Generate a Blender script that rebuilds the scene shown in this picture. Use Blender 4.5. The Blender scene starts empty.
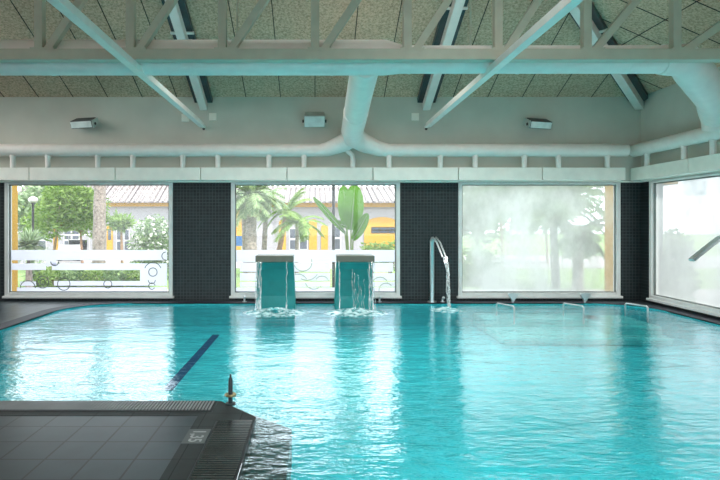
import bpy, bmesh, math, random
from mathutils import Vector, Matrix

sc = bpy.context.scene
col = sc.collection
R = math.radians
F = 560.0            # focal length in pixels of the 720 x 480 frame
VX, VY = 315.0, 223.0  # vanishing point of the pool hall's length
EYE = 1.6

# ------------------------------------------------------------------ camera
cam_d = bpy.data.cameras.new('camera')
cam_d.sensor_width = 36.0
cam_d.lens = F / 720 * 36
cam_d.shift_x = (360 - VX) / 720
cam_d.shift_y = (VY - 240) / 720
cam_d.clip_end = 300
cam = bpy.data.objects.new('camera', cam_d)
col.objects.link(cam)
cam.location = (0, 0, EYE)
cam.rotation_euler = (R(90), 0, 0)
sc.camera = cam

# ------------------------------------------------------------------ world, sun, exposure
world = bpy.data.worlds.new('world')
sc.world = world
world.use_nodes = True
wn = world.node_tree
bg = wn.nodes['Background']
bg.inputs[0].default_value = (0.86, 0.94, 1.0, 1)
bg.inputs[1].default_value = 2.6
sun_d = bpy.data.lights.new('sun', 'SUN')
sun_d.energy = 3.0
sun_d.angle = R(1.0)
sun_d.color = (1.0, 0.95, 0.86)
sun = bpy.data.objects.new('sun', sun_d)
col.objects.link(sun)
sun.rotation_euler = Vector((-0.42, 0.42, -0.80)).to_track_quat('-Z', 'Y').to_euler()

def portal(c, rot, w, h):
    d = bpy.data.lights.new('daylight_portal', 'AREA')
    d.shape = 'RECTANGLE'; d.size = w; d.size_y = h
    d.cycles.is_portal = True
    o = bpy.data.objects.new('daylight_portal', d)
    col.objects.link(o)
    o.location = c; o.rotation_euler = rot

def fill_light(c, rot, w, h, power, tint=(1, 1, 1), spread=180):
    d = bpy.data.lights.new('fill_light', 'AREA')
    d.shape = 'RECTANGLE'; d.size = w; d.size_y = h
    d.energy = power; d.color = tint; d.spread = R(spread)
    o = bpy.data.objects.new('fill_light', d)
    col.objects.link(o)
    o.location = c; o.rotation_euler = rot
fill_light((3.3, 3.1, 5.9), (0, 0, 0), 4.6, 5.0, 215, (1, 1, 1), 100)    # added fill lamp brightening the near pool; the roof has no rooflights
fill_light((2.0, 8.0, 5.1), (R(14), 0, 0), 8.0, 0.8, 85, (1, 0.99, 0.96), 100)   # added lamp lifting the far pool bed, no roof opening above it
fill_light((-8.3, 8.2, 4.3), (0, R(-48), 0), 3.0, 4.5, 78, (1, 1, 0.98), 120)   # added side fill from the left; no glazed bay stands there

vs = sc.view_settings
vs.view_transform = 'Standard'
vs.look = 'None'
vs.exposure = 0.85
vs.gamma = 1.0
vs.use_curve_mapping = False
sc.cycles.max_bounces = 14
sc.cycles.diffuse_bounces = 7
sc.cycles.glossy_bounces = 5
sc.cycles.transparent_max_bounces = 24
sc.cycles.sample_clamp_indirect = 8.0

# ------------------------------------------------------------------ materials
def new_mat(name):
    m = bpy.data.materials.new(name)
    m.use_nodes = True
    nt = m.node_tree
    for n in list(nt.nodes): nt.nodes.remove(n)
    out = nt.nodes.new('ShaderNodeOutputMaterial')
    return m, nt, out

def node(nt, typ, **kw):
    n = nt.nodes.new('ShaderNode' + typ)
    for k, v in kw.items(): setattr(n, k, v)
    return n

def rgba(c): return (c[0], c[1], c[2], 1)

def ramp(nt, src, stops):
    r = node(nt, 'ValToRGB')
    el = r.color_ramp.elements
    while len(el) < len(stops): el.new(0.5)
    for e, (p, c) in zip(el, stops):
        e.position = p; e.color = rgba(c)
    nt.links.new(src, r.inputs[0])
    return r.outputs[0]

def coord(nt, scale=(1, 1, 1), which='Object', rot=(0, 0, 0)):
    tc = node(nt, 'TexCoord'); mp = node(nt, 'Mapping')
    mp.inputs['Scale'].default_value = scale
    mp.inputs['Rotation'].default_value = rot
    nt.links.new(tc.outputs[which], mp.inputs[0])
    return mp.outputs[0]

def noise(nt, vec, scale, detail=3, rough=0.5):
    n = node(nt, 'TexNoise')
    n.inputs['Scale'].default_value = scale
    n.inputs['Detail'].default_value = detail
    n.inputs['Roughness'].default_value = rough
    if vec is not None: nt.links.new(vec, n.inputs['Vector'])
    return n.outputs[0]

def principled(nt, out, rough=0.5, metal=0.0, spec=0.5):
    p = node(nt, 'BsdfPrincipled')
    p.inputs['Roughness'].default_value = rough
    p.inputs['Metallic'].default_value = metal
    p.inputs['Specular IOR Level'].default_value = spec
    nt.links.new(p.outputs[0], out.inputs[0])
    return p

def bump(nt, h, p, strength=0.3, dist=0.01):
    b = node(nt, 'Bump')
    b.inputs['Strength'].default_value = strength
    b.inputs['Distance'].default_value = dist
    nt.links.new(h, b.inputs['Height'])
    nt.links.new(b.outputs[0], p.inputs['Normal'])

def mottled(name, c, rough=0.5, metal=0.0, spec=0.5, var=0.12, scale=6, bmp=0.0, bscale=60):
    """Plain finish with a little uneven tone."""
    m, nt, out = new_mat(name)
    p = principled(nt, out, rough, metal, spec)
    v = coord(nt)
    n = noise(nt, v, scale, 4)
    a = [max(0, x * (1 - var)) for x in c]; b = [min(1, x * (1 + var)) for x in c]
    nt.links.new(ramp(nt, n, [(0.3, a), (0.7, b)]), p.inputs['Base Color'])
    if bmp: bump(nt, noise(nt, v, bscale, 3), p, bmp, 0.004)
    return m

def tiles(name, c1, c2, grout, w, h, gap, rough=0.3, rot=(0, 0, 0), spec=0.5, bmp=0.3, offset=(0, 0, 0), stagger=0.0):
    m, nt, out = new_mat(name)
    p = principled(nt, out, rough, 0, spec)
    tc = node(nt, 'TexCoord'); mp = node(nt, 'Mapping')
    mp.inputs['Rotation'].default_value = rot
    mp.inputs['Location'].default_value = offset
    nt.links.new(tc.outputs['Object'], mp.inputs[0])
    br = node(nt, 'TexBrick')
    br.offset = stagger; br.squash = 1.0
    br.inputs['Color1'].default_value = rgba(c1)
    br.inputs['Color2'].default_value = rgba(c2)
    br.inputs['Mortar'].default_value = rgba(grout)
    br.inputs['Scale'].default_value = 1.0
    br.inputs['Mortar Size'].default_value = gap
    br.inputs['Mortar Smooth'].default_value = 0.1
    br.inputs['Bias'].default_value = 0.0
    br.inputs['Brick Width'].default_value = w
    br.inputs['Row Height'].default_value = h
    nt.links.new(mp.outputs[0], br.inputs['Vector'])
    mx = node(nt, 'MixRGB', blend_type='MULTIPLY')
    mx.inputs[0].default_value = 0.6
    nt.links.new(br.outputs['Color'], mx.inputs[1])
    nt.links.new(ramp(nt, noise(nt, mp.outputs[0], 5, 5, 0.65), [(0.3, (0.55, 0.55, 0.55)), (0.7, (1, 1, 1))]), mx.inputs[2])
    nt.links.new(mx.outputs[0], p.inputs['Base Color'])
    inv = node(nt, 'Math', operation='SUBTRACT'); inv.inputs[0].default_value = 1
    nt.links.new(br.outputs['Fac'], inv.inputs[1])
    bump(nt, inv.outputs[0], p, bmp, 0.003)
    return m

M = {}
M['plaster'] = mottled('wall plaster', (0.60, 0.605, 0.54), 0.85, var=0.05, scale=2, bmp=0.08, bscale=90)
M['white_paint'] = mottled('white painted steel', (0.86, 0.80, 0.75), 0.4, var=0.05)
M['duct'] = mottled('painted duct', (0.86, 0.80, 0.75), 0.45, var=0.04)
M['truss'] = mottled('cream painted steel', (0.53, 0.51, 0.41), 0.5, var=0.06)
M['panel'] = mottled('grille panel', (0.88, 0.87, 0.79), 0.5, var=0.04)
M['dark_steel'] = mottled('dark steel', (0.035, 0.05, 0.055), 0.4, var=0.2)
M['chrome'] = mottled('brushed steel', (0.64, 0.66, 0.66), 0.28, 0.8, var=0.05)
M['cap_steel'] = mottled('dull steel lip', (0.13, 0.135, 0.105), 0.45, 0.2, var=0.12)
M['frame'] = mottled('window frame aluminium', (0.70, 0.71, 0.69), 0.4, 0.1, var=0.05)
M['gasket'] = mottled('window gasket', (0.20, 0.22, 0.21), 0.6)
M['teal'] = mottled('teal cascade shell', (0.012, 0.25, 0.245), 0.35, var=0.08)
M['black'] = mottled('black plastic', (0.012, 0.013, 0.014), 0.4)
M['brass'] = mottled('worn brass', (0.55, 0.45, 0.25), 0.35, 0.9)
M['mosaic'] = tiles('dark mosaic', (0.011, 0.018, 0.020), (0.020, 0.029, 0.032), (0.050, 0.062, 0.064), 0.065, 0.065, 0.006, 0.45, (R(90), 0, 0), 0.3)
M['mosaic_side'] = tiles('dark mosaic side', (0.011, 0.018, 0.020), (0.020, 0.029, 0.032), (0.050, 0.062, 0.064), 0.065, 0.065, 0.006, 0.45, (R(90), 0, R(90)), 0.3)
M['deck'] = tiles('slate deck tile', (0.027, 0.042, 0.050), (0.040, 0.058, 0.068), (0.002, 0.003, 0.003), 0.30, 0.30, 0.008, 0.38, spec=0.45, offset=(0.0, 0.17, 0))
M['border'] = tiles('slate border tile', (0.028, 0.036, 0.036), (0.042, 0.05, 0.05), (0.006, 0.008, 0.008), 0.30, 0.30, 0.004, 0.6, spec=0.2, offset=(0.0, 0.17, 0))
M['ledge'] = tiles('submerged dark tile', (0.008, 0.012, 0.011), (0.014, 0.02, 0.018), (0.004, 0.008, 0.008), 0.15, 0.30, 0.004, 0.4)
M['grate'] = mottled('grating bar', (0.30, 0.31, 0.32), 0.45, var=0.15)
M['gutter'] = mottled('gutter', (0.008, 0.010, 0.011), 0.5)
M['rim'] = mottled('wet rim grating', (0.016, 0.022, 0.034), 0.6)
M['pool'] = tiles('turquoise pool mosaic', (0.035, 0.70, 0.79), (0.045, 0.76, 0.84), (0.07, 0.75, 0.81), 0.10, 0.10, 0.004, 0.5, bmp=0.05)
M['pool_light'] = tiles('pale bench mosaic', (0.14, 0.80, 0.80), (0.17, 0.84, 0.84), (0.2, 0.82, 0.82), 0.10, 0.10, 0.004, 0.5, bmp=0.05)
M['lane'] = mottled('navy lane tile', (0.004, 0.05, 0.17), 0.5)
M['tag'] = mottled('depth tile', (0.085, 0.10, 0.10), 0.4)
M['tag_ink'] = mottled('depth digits', (0.40, 0.42, 0.42), 0.5)
M['lamp_face'] = mottled('lamp glass', (0.75, 0.82, 0.80), 0.15)
M['lamp_body'] = mottled('lamp housing', (0.42, 0.47, 0.44), 0.4)

def ceiling_mat():
    m, nt, out = new_mat('wood wool ceiling board')
    p = principled(nt, out, 0.95, 0, 0.2)
    v = coord(nt)
    n1 = noise(nt, v, 26, 6, 0.75); n2 = noise(nt, v, 1.1, 3)
    c1 = ramp(nt, n1, [(0.36, (0.38, 0.265, 0.18)), (0.50, (0.66, 0.47, 0.335)), (0.64, (0.85, 0.63, 0.47))])
    c2 = ramp(nt, n2, [(0.3, (0.82, 0.82, 0.82)), (0.7, (1, 1, 1))])
    mx = node(nt, 'MixRGB', blend_type='MULTIPLY'); mx.inputs[0].default_value = 1
    nt.links.new(c1, mx.inputs[1]); nt.links.new(c2, mx.inputs[2])
    nt.links.new(mx.outputs[0], p.inputs['Base Color'])
    bump(nt, n1, p, 0.5, 0.01)
    return m
M['ceiling'] = ceiling_mat()
M['seam'] = mottled('ceiling joint', (0.02, 0.02, 0.016), 0.9)

def water_mat():
    m, nt, out = new_mat('pool water')
    tr = node(nt, 'BsdfTransparent'); tr.inputs[0].default_value = (0.74, 0.985, 1.0, 1)
    gl = node(nt, 'BsdfGlossy'); gl.inputs['Roughness'].default_value = 0.012
    gl.inputs[0].default_value = (0.90, 0.96, 1, 1)
    v = coord(nt, (0.9, 1.9, 1))
    n1 = noise(nt, v, 1.6, 2, 0.5)
    n2 = noise(nt, v, 5.5, 3, 0.55)
    ad = node(nt, 'Math', operation='MULTIPLY_ADD'); ad.inputs[1].default_value = 0.5
    nt.links.new(n2, ad.inputs[0]); nt.links.new(n1, ad.inputs[2])
    n3 = noise(nt, v, 15, 2, 0.5)
    ad2 = node(nt, 'Math', operation='MULTIPLY_ADD'); ad2.inputs[1].default_value = 0.22
    nt.links.new(n3, ad2.inputs[0]); nt.links.new(ad.outputs[0], ad2.inputs[2]); ad = ad2
    b = node(nt, 'Bump'); b.inputs['Strength'].default_value = 0.5; b.inputs['Distance'].default_value = 0.036
    nt.links.new(ad.outputs[0], b.inputs['Height'])
    ge = node(nt, 'NewGeometry')
    dt = node(nt, 'VectorMath', operation='DOT_PRODUCT')
    nt.links.new(b.outputs[0], dt.inputs[0]); nt.links.new(ge.outputs['Incoming'], dt.inputs[1])
    ab = node(nt, 'Math', operation='ABSOLUTE'); nt.links.new(dt.outputs['Value'], ab.inputs[0])
    om = node(nt, 'Math', operation='SUBTRACT'); om.inputs[0].default_value = 1.0; nt.links.new(ab.outputs[0], om.inputs[1])
    pw = node(nt, 'Math', operation='POWER'); pw.inputs[1].default_value = 3.3; nt.links.new(om.outputs[0], pw.inputs[0])
    fr = node(nt, 'Math', operation='MULTIPLY_ADD', use_clamp=True); fr.inputs[1].default_value = 0.97; fr.inputs[2].default_value = 0.02
    nt.links.new(pw.outputs[0], fr.inputs[0])
    nt.links.new(b.outputs[0], gl.inputs['Normal'])
    mx = node(nt, 'MixShader')
    nt.links.new(fr.outputs[0], mx.inputs[0])
    nt.links.new(tr.outputs[0], mx.inputs[1]); nt.links.new(gl.outputs[0], mx.inputs[2])
    nt.links.new(mx.outputs[0], out.inputs[0])
    return m
M['water'] = water_mat()

def clear_glass():
    m, nt, out = new_mat('clear window glass')
    tr = node(nt, 'BsdfTransparent'); tr.inputs[0].default_value = (0.98, 0.99, 0.985, 1)
    gl = node(nt, 'BsdfGlossy'); gl.inputs['Roughness'].default_value = 0.02
    tl = node(nt, 'BsdfTranslucent'); tl.inputs[0].default_value = (0.95, 0.97, 1, 1)
    m1 = node(nt, 'MixShader'); m1.inputs[0].default_value = 0.05
    nt.links.new(tr.outputs[0], m1.inputs[1]); nt.links.new(tl.outputs[0], m1.inputs[2])
    m2 = node(nt, 'MixShader'); m2.inputs[0].default_value = 0.04
    nt.links.new(m1.outputs[0], m2.inputs[1]); nt.links.new(gl.outputs[0], m2.inputs[2])
    nt.links.new(m2.outputs[0], out.inputs[0])
    return m
M['glass'] = clear_glass()

def fog_glass(name, lo, hi, tint, scale=1.3, clear_edge=None):
    m, nt, out = new_mat(name)
    tr = node(nt, 'BsdfTransparent')
    tl = node(nt, 'BsdfTranslucent'); tl.inputs[0].default_value = rgba(tint)
    df = node(nt, 'BsdfDiffuse'); df.inputs[0].default_value = rgba(tint)
    m1 = node(nt, 'MixShader'); m1.inputs[0].default_value = 0.2
    nt.links.new(tl.outputs[0], m1.inputs[1]); nt.links.new(df.outputs[0], m1.inputs[2])
    v = coord(nt, (1, 1, 0.7))
    n = noise(nt, v, scale, 5, 0.6)
    r = ramp(nt, n, [(0.35, (lo, lo, lo)), (0.62, (hi, hi, hi))])
    if clear_edge:   # condensation thins out towards one jamb
        sp = node(nt, 'SeparateXYZ'); nt.links.new(coord(nt), sp.inputs[0])
        mr = node(nt, 'MapRange'); mr.inputs['From Min'].default_value = clear_edge[0]; mr.inputs['From Max'].default_value = clear_edge[1]
        mr.inputs['To Min'].default_value = 1.0; mr.inputs['To Max'].default_value = clear_edge[2]
        nt.links.new(sp.outputs[0], mr.inputs['Value'])
        mu = node(nt, 'Math', operation='MULTIPLY'); nt.links.new(r, mu.inputs[0]); nt.links.new(mr.outputs[0], mu.inputs[1]); r = mu.outputs[0]
    m2 = node(nt, 'MixShader')
    nt.links.new(r, m2.inputs[0])
    nt.links.new(tr.outputs[0], m2.inputs[1]); nt.links.new(m1.outputs[0], m2.inputs[2])
    nt.links.new(m2.outputs[0], out.inputs[0])
    return m
M['fog'] = fog_glass('misted glass', 0.58, 0.95, (0.54, 0.57, 0.555), 1.3, (5.75, 6.0, 0.68))
M['fog_heavy'] = fog_glass('heavily misted glass', 0.78, 0.96, (0.35, 0.37, 0.37))

def frosted(name, alpha, c):
    m, nt, out = new_mat(name)
    tr = node(nt, 'BsdfTransparent')
    tl = node(nt, 'BsdfTranslucent'); tl.inputs[0].default_value = rgba(c)
    df = node(nt, 'BsdfDiffuse'); df.inputs[0].default_value = rgba(c)
    m1 = node(nt, 'MixShader'); m1.inputs[0].default_value = 0.35
    nt.links.new(tl.outputs[0], m1.inputs[1]); nt.links.new(df.outputs[0], m1.inputs[2])
    m2 = node(nt, 'MixShader'); m2.inputs[0].default_value = alpha
    nt.links.new(tr.outputs[0], m2.inputs[1]); nt.links.new(m1.outputs[0], m2.inputs[2])
    nt.links.new(m2.outputs[0], out.inputs[0])
    return m
M['decal'] = frosted('frosted film', 0.86, (0.90, 0.90, 0.97))
M['ornament'] = mottled('ornament line', (0.10, 0.12, 0.10), 0.7)
M['swirl'] = mottled('pale green ornament', (0.42, 0.48, 0.34), 0.7)

def stream_mat():
    m, nt, out = new_mat('falling water')
    tr = node(nt, 'BsdfTransparent')
    gl = node(nt, 'BsdfGlossy'); gl.inputs['Roughness'].default_value = 0.1
    df = node(nt, 'BsdfDiffuse'); df.inputs[0].default_value = (0.9, 0.95, 0.95, 1)
    m1 = node(nt, 'MixShader'); m1.inputs[0].default_value = 0.5
    nt.links.new(gl.outputs[0], m1.inputs[1]); nt.links.new(df.outputs[0], m1.inputs[2])
    m2 = node(nt, 'MixShader')
    v = coord(nt, (1, 1, 0.5))
    nt.links.new(ramp(nt, noise(nt, v, 22, 2), [(0.4, (0.15,) * 3), (0.6, (0.9,) * 3)]), m2.inputs[0])
    nt.links.new(tr.outputs[0], m2.inputs[1]); nt.links.new(m1.outputs[0], m2.inputs[2])
    nt.links.new(m2.outputs[0], out.inputs[0])
    return m
M['stream'] = stream_mat()

def leaf_mat(name, a, b, tl=0.35):
    m, nt, out = new_mat(name)
    g = node(nt, 'NewGeometry')
    c = ramp(nt, g.outputs['Random Per Island'], [(0.0, a), (1.0, b)])
    df = node(nt, 'BsdfDiffuse'); t = node(nt, 'BsdfTranslucent')
    nt.links.new(c, df.inputs[0]); nt.links.new(c, t.inputs[0])
    mx = node(nt, 'MixShader'); mx.inputs[0].default_value = tl
    nt.links.new(df.outputs[0], mx.inputs[1]); nt.links.new(t.outputs[0], mx.inputs[2])
    nt.links.new(mx.outputs[0], out.inputs[0])
    return m
M['leaf_lime'] = leaf_mat('lime leaf', (0.10, 0.20, 0.03), (0.30, 0.41, 0.13))
M['leaf_mid'] = leaf_mat('mid leaf', (0.07, 0.15, 0.05), (0.26, 0.36, 0.17))
M['leaf_grey'] = leaf_mat('grey green leaf', (0.16, 0.25, 0.13), (0.40, 0.48, 0.31))
M['leaf_palm'] = leaf_mat('palm leaf', (0.10, 0.18, 0.07), (0.34, 0.42, 0.22))
M['leaf_big'] = leaf_mat('glossy banana leaf', (0.05, 0.17, 0.012), (0.12, 0.27, 0.03), 0.4)
M['flower'] = leaf_mat('white flower', (0.6, 0.6, 0.55), (0.8, 0.8, 0.75))
M['bark'] = mottled('palm bark', (0.24, 0.20, 0.18), 0.9, var=0.45, scale=14, bmp=0.6, bscale=20)
M['bark_warm'] = mottled('warm bark', (0.27, 0.16, 0.10), 0.9, var=0.4, scale=12)
M['yellow'] = mottled('ochre render', (0.44, 0.235, 0.012), 0.85, var=0.08)
M['house_white'] = mottled('white render', (0.30, 0.29, 0.305), 0.9, var=0.05)
M['roof'] = tiles('pale roof tile', (0.26, 0.225, 0.22), (0.33, 0.29, 0.28), (0.12, 0.10, 0.10), 0.25, 0.40, 0.03, 0.9)
M['dark_pane'] = mottled('dark house pane', (0.07, 0.08, 0.10), 0.2)
M['white_joinery'] = mottled('white joinery', (0.5, 0.5, 0.5), 0.6)
M['lawn'] = mottled('lawn', (0.15, 0.24, 0.06), 0.95, var=0.4, scale=3)
M['paving'] = mottled('garden paving', (0.30, 0.275, 0.27), 0.9, var=0.1)
M['cart_white'] = mottled('cart white', (0.5, 0.5, 0.5), 0.4)
M['blue'] = mottled('blue panel', (0.03, 0.12, 0.32), 0.5)
M['globe'] = mottled('lamp globe', (0.5, 0.5, 0.48), 0.3)

# ------------------------------------------------------------------ mesh helpers
class MB:
    def __init__(s): s.v = []; s.f = []; s.m = []
    def add(s, vs, fs, mi=0):
        o = len(s.v)
        s.v += [tuple(p) for p in vs]
        s.f += [tuple(i + o for i in f) for f in fs]
        s.m += [mi] * len(fs)
        return s
    def box(s, a, b, mi=0, mat=None):
        x0, y0, z0 = a; x1, y1, z1 = b
        vs = [Vector(p) for p in ((x0, y0, z0), (x1, y0, z0), (x1, y1, z0), (x0, y1, z0), (x0, y0, z1), (x1, y0, z1), (x1, y1, z1), (x0, y1, z1))]
        if mat: vs = [mat @ p for p in vs]
        return s.add(vs, [(0, 3, 2, 1), (4, 5, 6, 7), (0, 1, 5, 4), (1, 2, 6, 5), (2, 3, 7, 6), (3, 0, 4, 7)], mi)
    def bar(s, p, q, w, h, up=(0, 0, 1), mi=0):
        """Rectangular bar from p to q; w across, h along up."""
        p = Vector(p); q = Vector(q); d = (q - p).normalized()
        up = Vector(up)
        sx = d.cross(up)
        if sx.length < 1e-5: sx = d.cross(Vector((0, 1, 0)))
        sx.normalize(); sz = sx.cross(d).normalized()
        c = [(-1, -1), (1, -1), (1, 1), (-1, 1)]
        vs = [p + sx * a * w / 2 + sz * b * h / 2 for a, b in c] + [q + sx * a * w / 2 + sz * b * h / 2 for a, b in c]
        return s.add(vs, [(3, 2, 1, 0), (4, 5, 6, 7), (0, 1, 5, 4), (1, 2, 6, 5), (2, 3, 7, 6), (3, 0, 4, 7)], mi)
    def tube(s, path, r, seg=16, cap=True, mi=0):
        path = [Vector(p) for p in path]
        rs = r if isinstance(r, (list, tuple)) else [r] * len(path)
        rings = []; prev = None
        for i, p in enumerate(path):
            if i == 0: d = path[1] - p
            elif i == len(path) - 1: d = p - path[i - 1]
            else: d = (path[i + 1] - p).normalized() + (p - path[i - 1]).normalized()
            d.normalize()
            if prev is None:
                a = d.cross(Vector((0, 0, 1)))
                if a.length < 1e-3: a = d.cross(Vector((0, 1, 0)))
                a.normalize()
            else:
                a = prev - d * prev.dot(d)
                a.normalize()
            prev = a
            b = d.cross(a)
            rings.append([p + (a * math.cos(2 * math.pi * k / seg) + b * math.sin(2 * math.pi * k / seg)) * rs[i] for k in range(seg)])
        vs = [v for rg in rings for v in rg]
        fs = []
        for i in range(len(rings) - 1):
            for k in range(seg):
                k2 = (k + 1) % seg
                fs.append((i * seg + k, (i + 1) * seg + k, (i + 1) * seg + k2, i * seg + k2))
        if cap:
            fs.append(tuple(range(seg)))
            fs.append(tuple(reversed(range((len(rings) - 1) * seg, len(rings) * seg))))
        return s.add(vs, fs, mi)
    def prism(s, prof, x0, x1, mi=0):
        """prof: list of (y, z), extruded along x."""
        n = len(prof)
        vs = [(x0, y, z) for y, z in prof] + [(x1, y, z) for y, z in prof]
        fs = [tuple(range(n)), tuple(reversed(range(n, 2 * n)))]
        fs += [(i, i + n, (i + 1) % n + n, (i + 1) % n) for i in range(n)]
        return s.add(vs, fs, mi)
    def ball(s, c, r, seg=12, rings=8, mi=0):
        c = Vector(c); rr = r if isinstance(r, (tuple, list)) else (r, r, r)
        vs = []
        for i in range(rings + 1):
            t = math.pi * i / rings
            for k in range(seg):
                a = 2 * math.pi * k / seg
                vs.append(c + Vector((rr[0] * math.sin(t) * math.cos(a), rr[1] * math.sin(t) * math.sin(a), rr[2] * math.cos(t))))
        fs = [(i * seg + k, (i + 1) * seg + k, (i + 1) * seg + (k + 1) % seg, i * seg + (k + 1) % seg) for i in range(rings) for k in range(seg)]
        return s.add(vs, fs, mi)
    def torus(s, c, r1, r2, axis='Y', a0=0, a1=360, seg=28, sub=6, mi=0):
        pts = []
        full = abs(a1 - a0) >= 360
        for i in range(seg + 1):
            a = R(a0 + (a1 - a0) * i / seg)
            u, v = r1 * math.cos(a), r1 * math.sin(a)
            pts.append(Vector(c) + (Vector((u, 0, v)) if axis == 'Y' else Vector((u, v, 0)) if axis == 'Z' else Vector((0, u, v))))
        return s.tube(pts, r2, sub, not full, mi)
    def build(s, name, mat, parent=None, smooth=False, bevel=0.0):
        me = bpy.data.meshes.new(name)
        me.from_pydata(s.v, [], s.f)
        mats = mat if isinstance(mat, (list, tuple)) else [mat]
        for m in mats: me.materials.append(m)
        for p, i in zip(me.polygons, s.m): p.material_index = i
        bm = bmesh.new(); bm.from_mesh(me)
        bmesh.ops.recalc_face_normals(bm, faces=bm.faces)
        if smooth:
            for f in bm.faces: f.smooth = len(f.verts) <= 4
        bm.to_mesh(me); bm.free()
        o = bpy.data.objects.new(name, me)
        col.objects.link(o)
        if smooth:
            try: me.set_sharp_from_angle(angle=R(42))
            except Exception: pass
        if bevel:
            b = o.modifiers.new('bevel', 'BEVEL'); b.width = bevel; b.segments = 2; b.limit_method = 'ANGLE'
        if parent is not None:
            o.parent = parent
            # geometry is written in world space: take the parent's place out again
            w = parent.location.copy()
            pp = parent.parent
            while pp is not None:
                w += pp.location; pp = pp.parent
            o.location = -w if (parent.location.length or parent.parent) else (0, 0, 0)
            if parent.parent is not None and parent.type == 'MESH':
                o.location = (0, 0, 0)
        return o

def tag(o, label=None, cat=None, group=None, kind=None):
    if label: o['label'] = label
    if cat: o['category'] = cat
    if group: o['group'] = group
    if kind: o['kind'] = kind
    return o

def empty(name, loc, label, cat, group=None):
    o = bpy.data.objects.new(name, None)
    o.empty_display_size = 0.1
    col.objects.link(o)
    o.location = loc
    return tag(o, label, cat, group)

def struct(o): o['kind'] = 'structure'; return o

def at(px, py, d):
    """World point seen at pixel (px, py) at distance d down the hall."""
    return Vector(((px - VX) * d / F, d, EYE - (py - VY) * d / F))

# ------------------------------------------------------------------ dimensions
HW = 6.6             # side wall on the right
XL = 11.2            # the hall runs on further to the left
YB = 11.35           # back wall
YR = -6.0            # rear wall behind the camera
ZW = 4.155           # wall top
SL = 0.44            # roof slope
WZ0, WZ1 = 0.115, 2.44
BACK_W = [(-6.28, -2.88), (-1.70, 1.72), (2.90, 6.18), (-10.82, -7.42)]
SIDE_W = [(7.60, 11.02), (3.10, 6.45), (-1.40, 1.95), (-5.6, -2.5)]
T = 0.25

# ------------------------------------------------------------------ the hall
def wall(name, spans, a0, a1, place, mats, top=ZW + 0.05):
    """Wall along one axis with window holes; place(u0,u1,z0,z1) gives a box."""
    mb = MB()
    edges = [a0]
    for s0, s1 in sorted(spans): edges += [s0, s1]
    edges.append(a1)
    for i in range(0, len(edges), 2):
        mb.box(*place(edges[i], edges[i + 1], -0.02, 2.46), mi=1)
    for s0, s1 in sorted(spans):
        mb.box(*place(s0, s1, -0.02, WZ0), mi=1)
        mb.box(*place(s0, s1, WZ1, 2.46), mi=0)
    mb.box(*place(a0, a1, 2.46, top), mi=0)
    return struct(mb.build(name, mats))

wall('wall_back', BACK_W, -XL - T, HW + T, lambda u0, u1, z0, z1: ((u0, YB, z0), (u1, YB + T, z1)), [M['plaster'], M['mosaic']])
wall('wall_right', SIDE_W, YR, YB, lambda u0, u1, z0, z1: ((HW, u0, z0), (HW + T, u1, z1)), [M['plaster'], M['mosaic_side']])
wall('wall_left', [], YR, YB, lambda u0, u1, z0, z1: ((-XL - T, u0, z0), (-XL, u1, z1)), [M['plaster'], M['mosaic_side']], 7.2)
REAR_W = [(-10.8, -6.4), (-6.2, -2.2), (-2.0, 2.0), (2.2, 6.2)]
mb = MB()
for a, b in ((-XL - T, -10.8), (-6.4, -6.2), (-2.2, -2.0), (2.0, 2.2), (6.2, HW + T)): mb.box((a, YR - T, -0.02), (b, YR, 3.3), 1)
mb.box((-XL - T, YR - T, 3.3), (HW + T, YR, ZW + 0.05), 0)
struct(mb.build('wall_rear', [M['plaster'], M['mosaic']]))

# hipped ceiling: four planes meeting on a ridge, boards with open joints
ZR = ZW + SL * HW
y1, y0 = YB - HW, YR + HW
mb = MB()
E = 0.25
def roofpt(x, y, dz=0):
    z = ZW + SL * min(HW - max(x, 0), YB - y, y - YR)
    return Vector((x, y, z + dz))
ra, rb = roofpt(0, y1), roofpt(0, y0)
la, lb = roofpt(-XL, y1), roofpt(-XL, y0)
cr = [roofpt(HW, YB), roofpt(-XL, YB), roofpt(-XL, YR), roofpt(HW, YR)]
up = Vector((0, 0, 0.12))
for quad in ([cr[0], cr[1], la, ra], [la, lb, rb, ra], [cr[2], cr[3], rb, lb], [cr[3], cr[0], ra, rb]):
    n = len(quad)
    mb.add([*quad, *[q + up for q in quad]], [tuple(range(n)), tuple(range(n, 2 * n))] + [(i, (i + 1) % n, (i + 1) % n + n, i + n) for i in range(n)])
ceil = struct(mb.build('ceiling', M['ceiling']))
# the joints between boards, recessed dark strips
mb = MB()
W_ = 0.014
def seam(p, q):
    mb.bar(p - Vector((0, 0, 0.002)), q - Vector((0, 0, 0.002)), W_, 0.008)
for k in range(-15, 10):
    x = 0.7 * k
    seam(roofpt(x, YB), roofpt(x, YB - (HW - max(x, 0))))
y = YB - 0.7
while y > YR + 0.3:
    inner = max(0.0, HW - min(YB - y, y - YR))
    seam(roofpt(HW, y), roofpt(inner, y))
    y -= 0.7
for j in range(1, 5):
    t = 1.25 * j
    seam(roofpt(HW - t, YB - t), roofpt(HW - t, YR + t))
    seam(roofpt(-XL, YB - t), roofpt(HW - t, YB - t))
struct(mb.build('trim_1', M['seam']))

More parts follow.
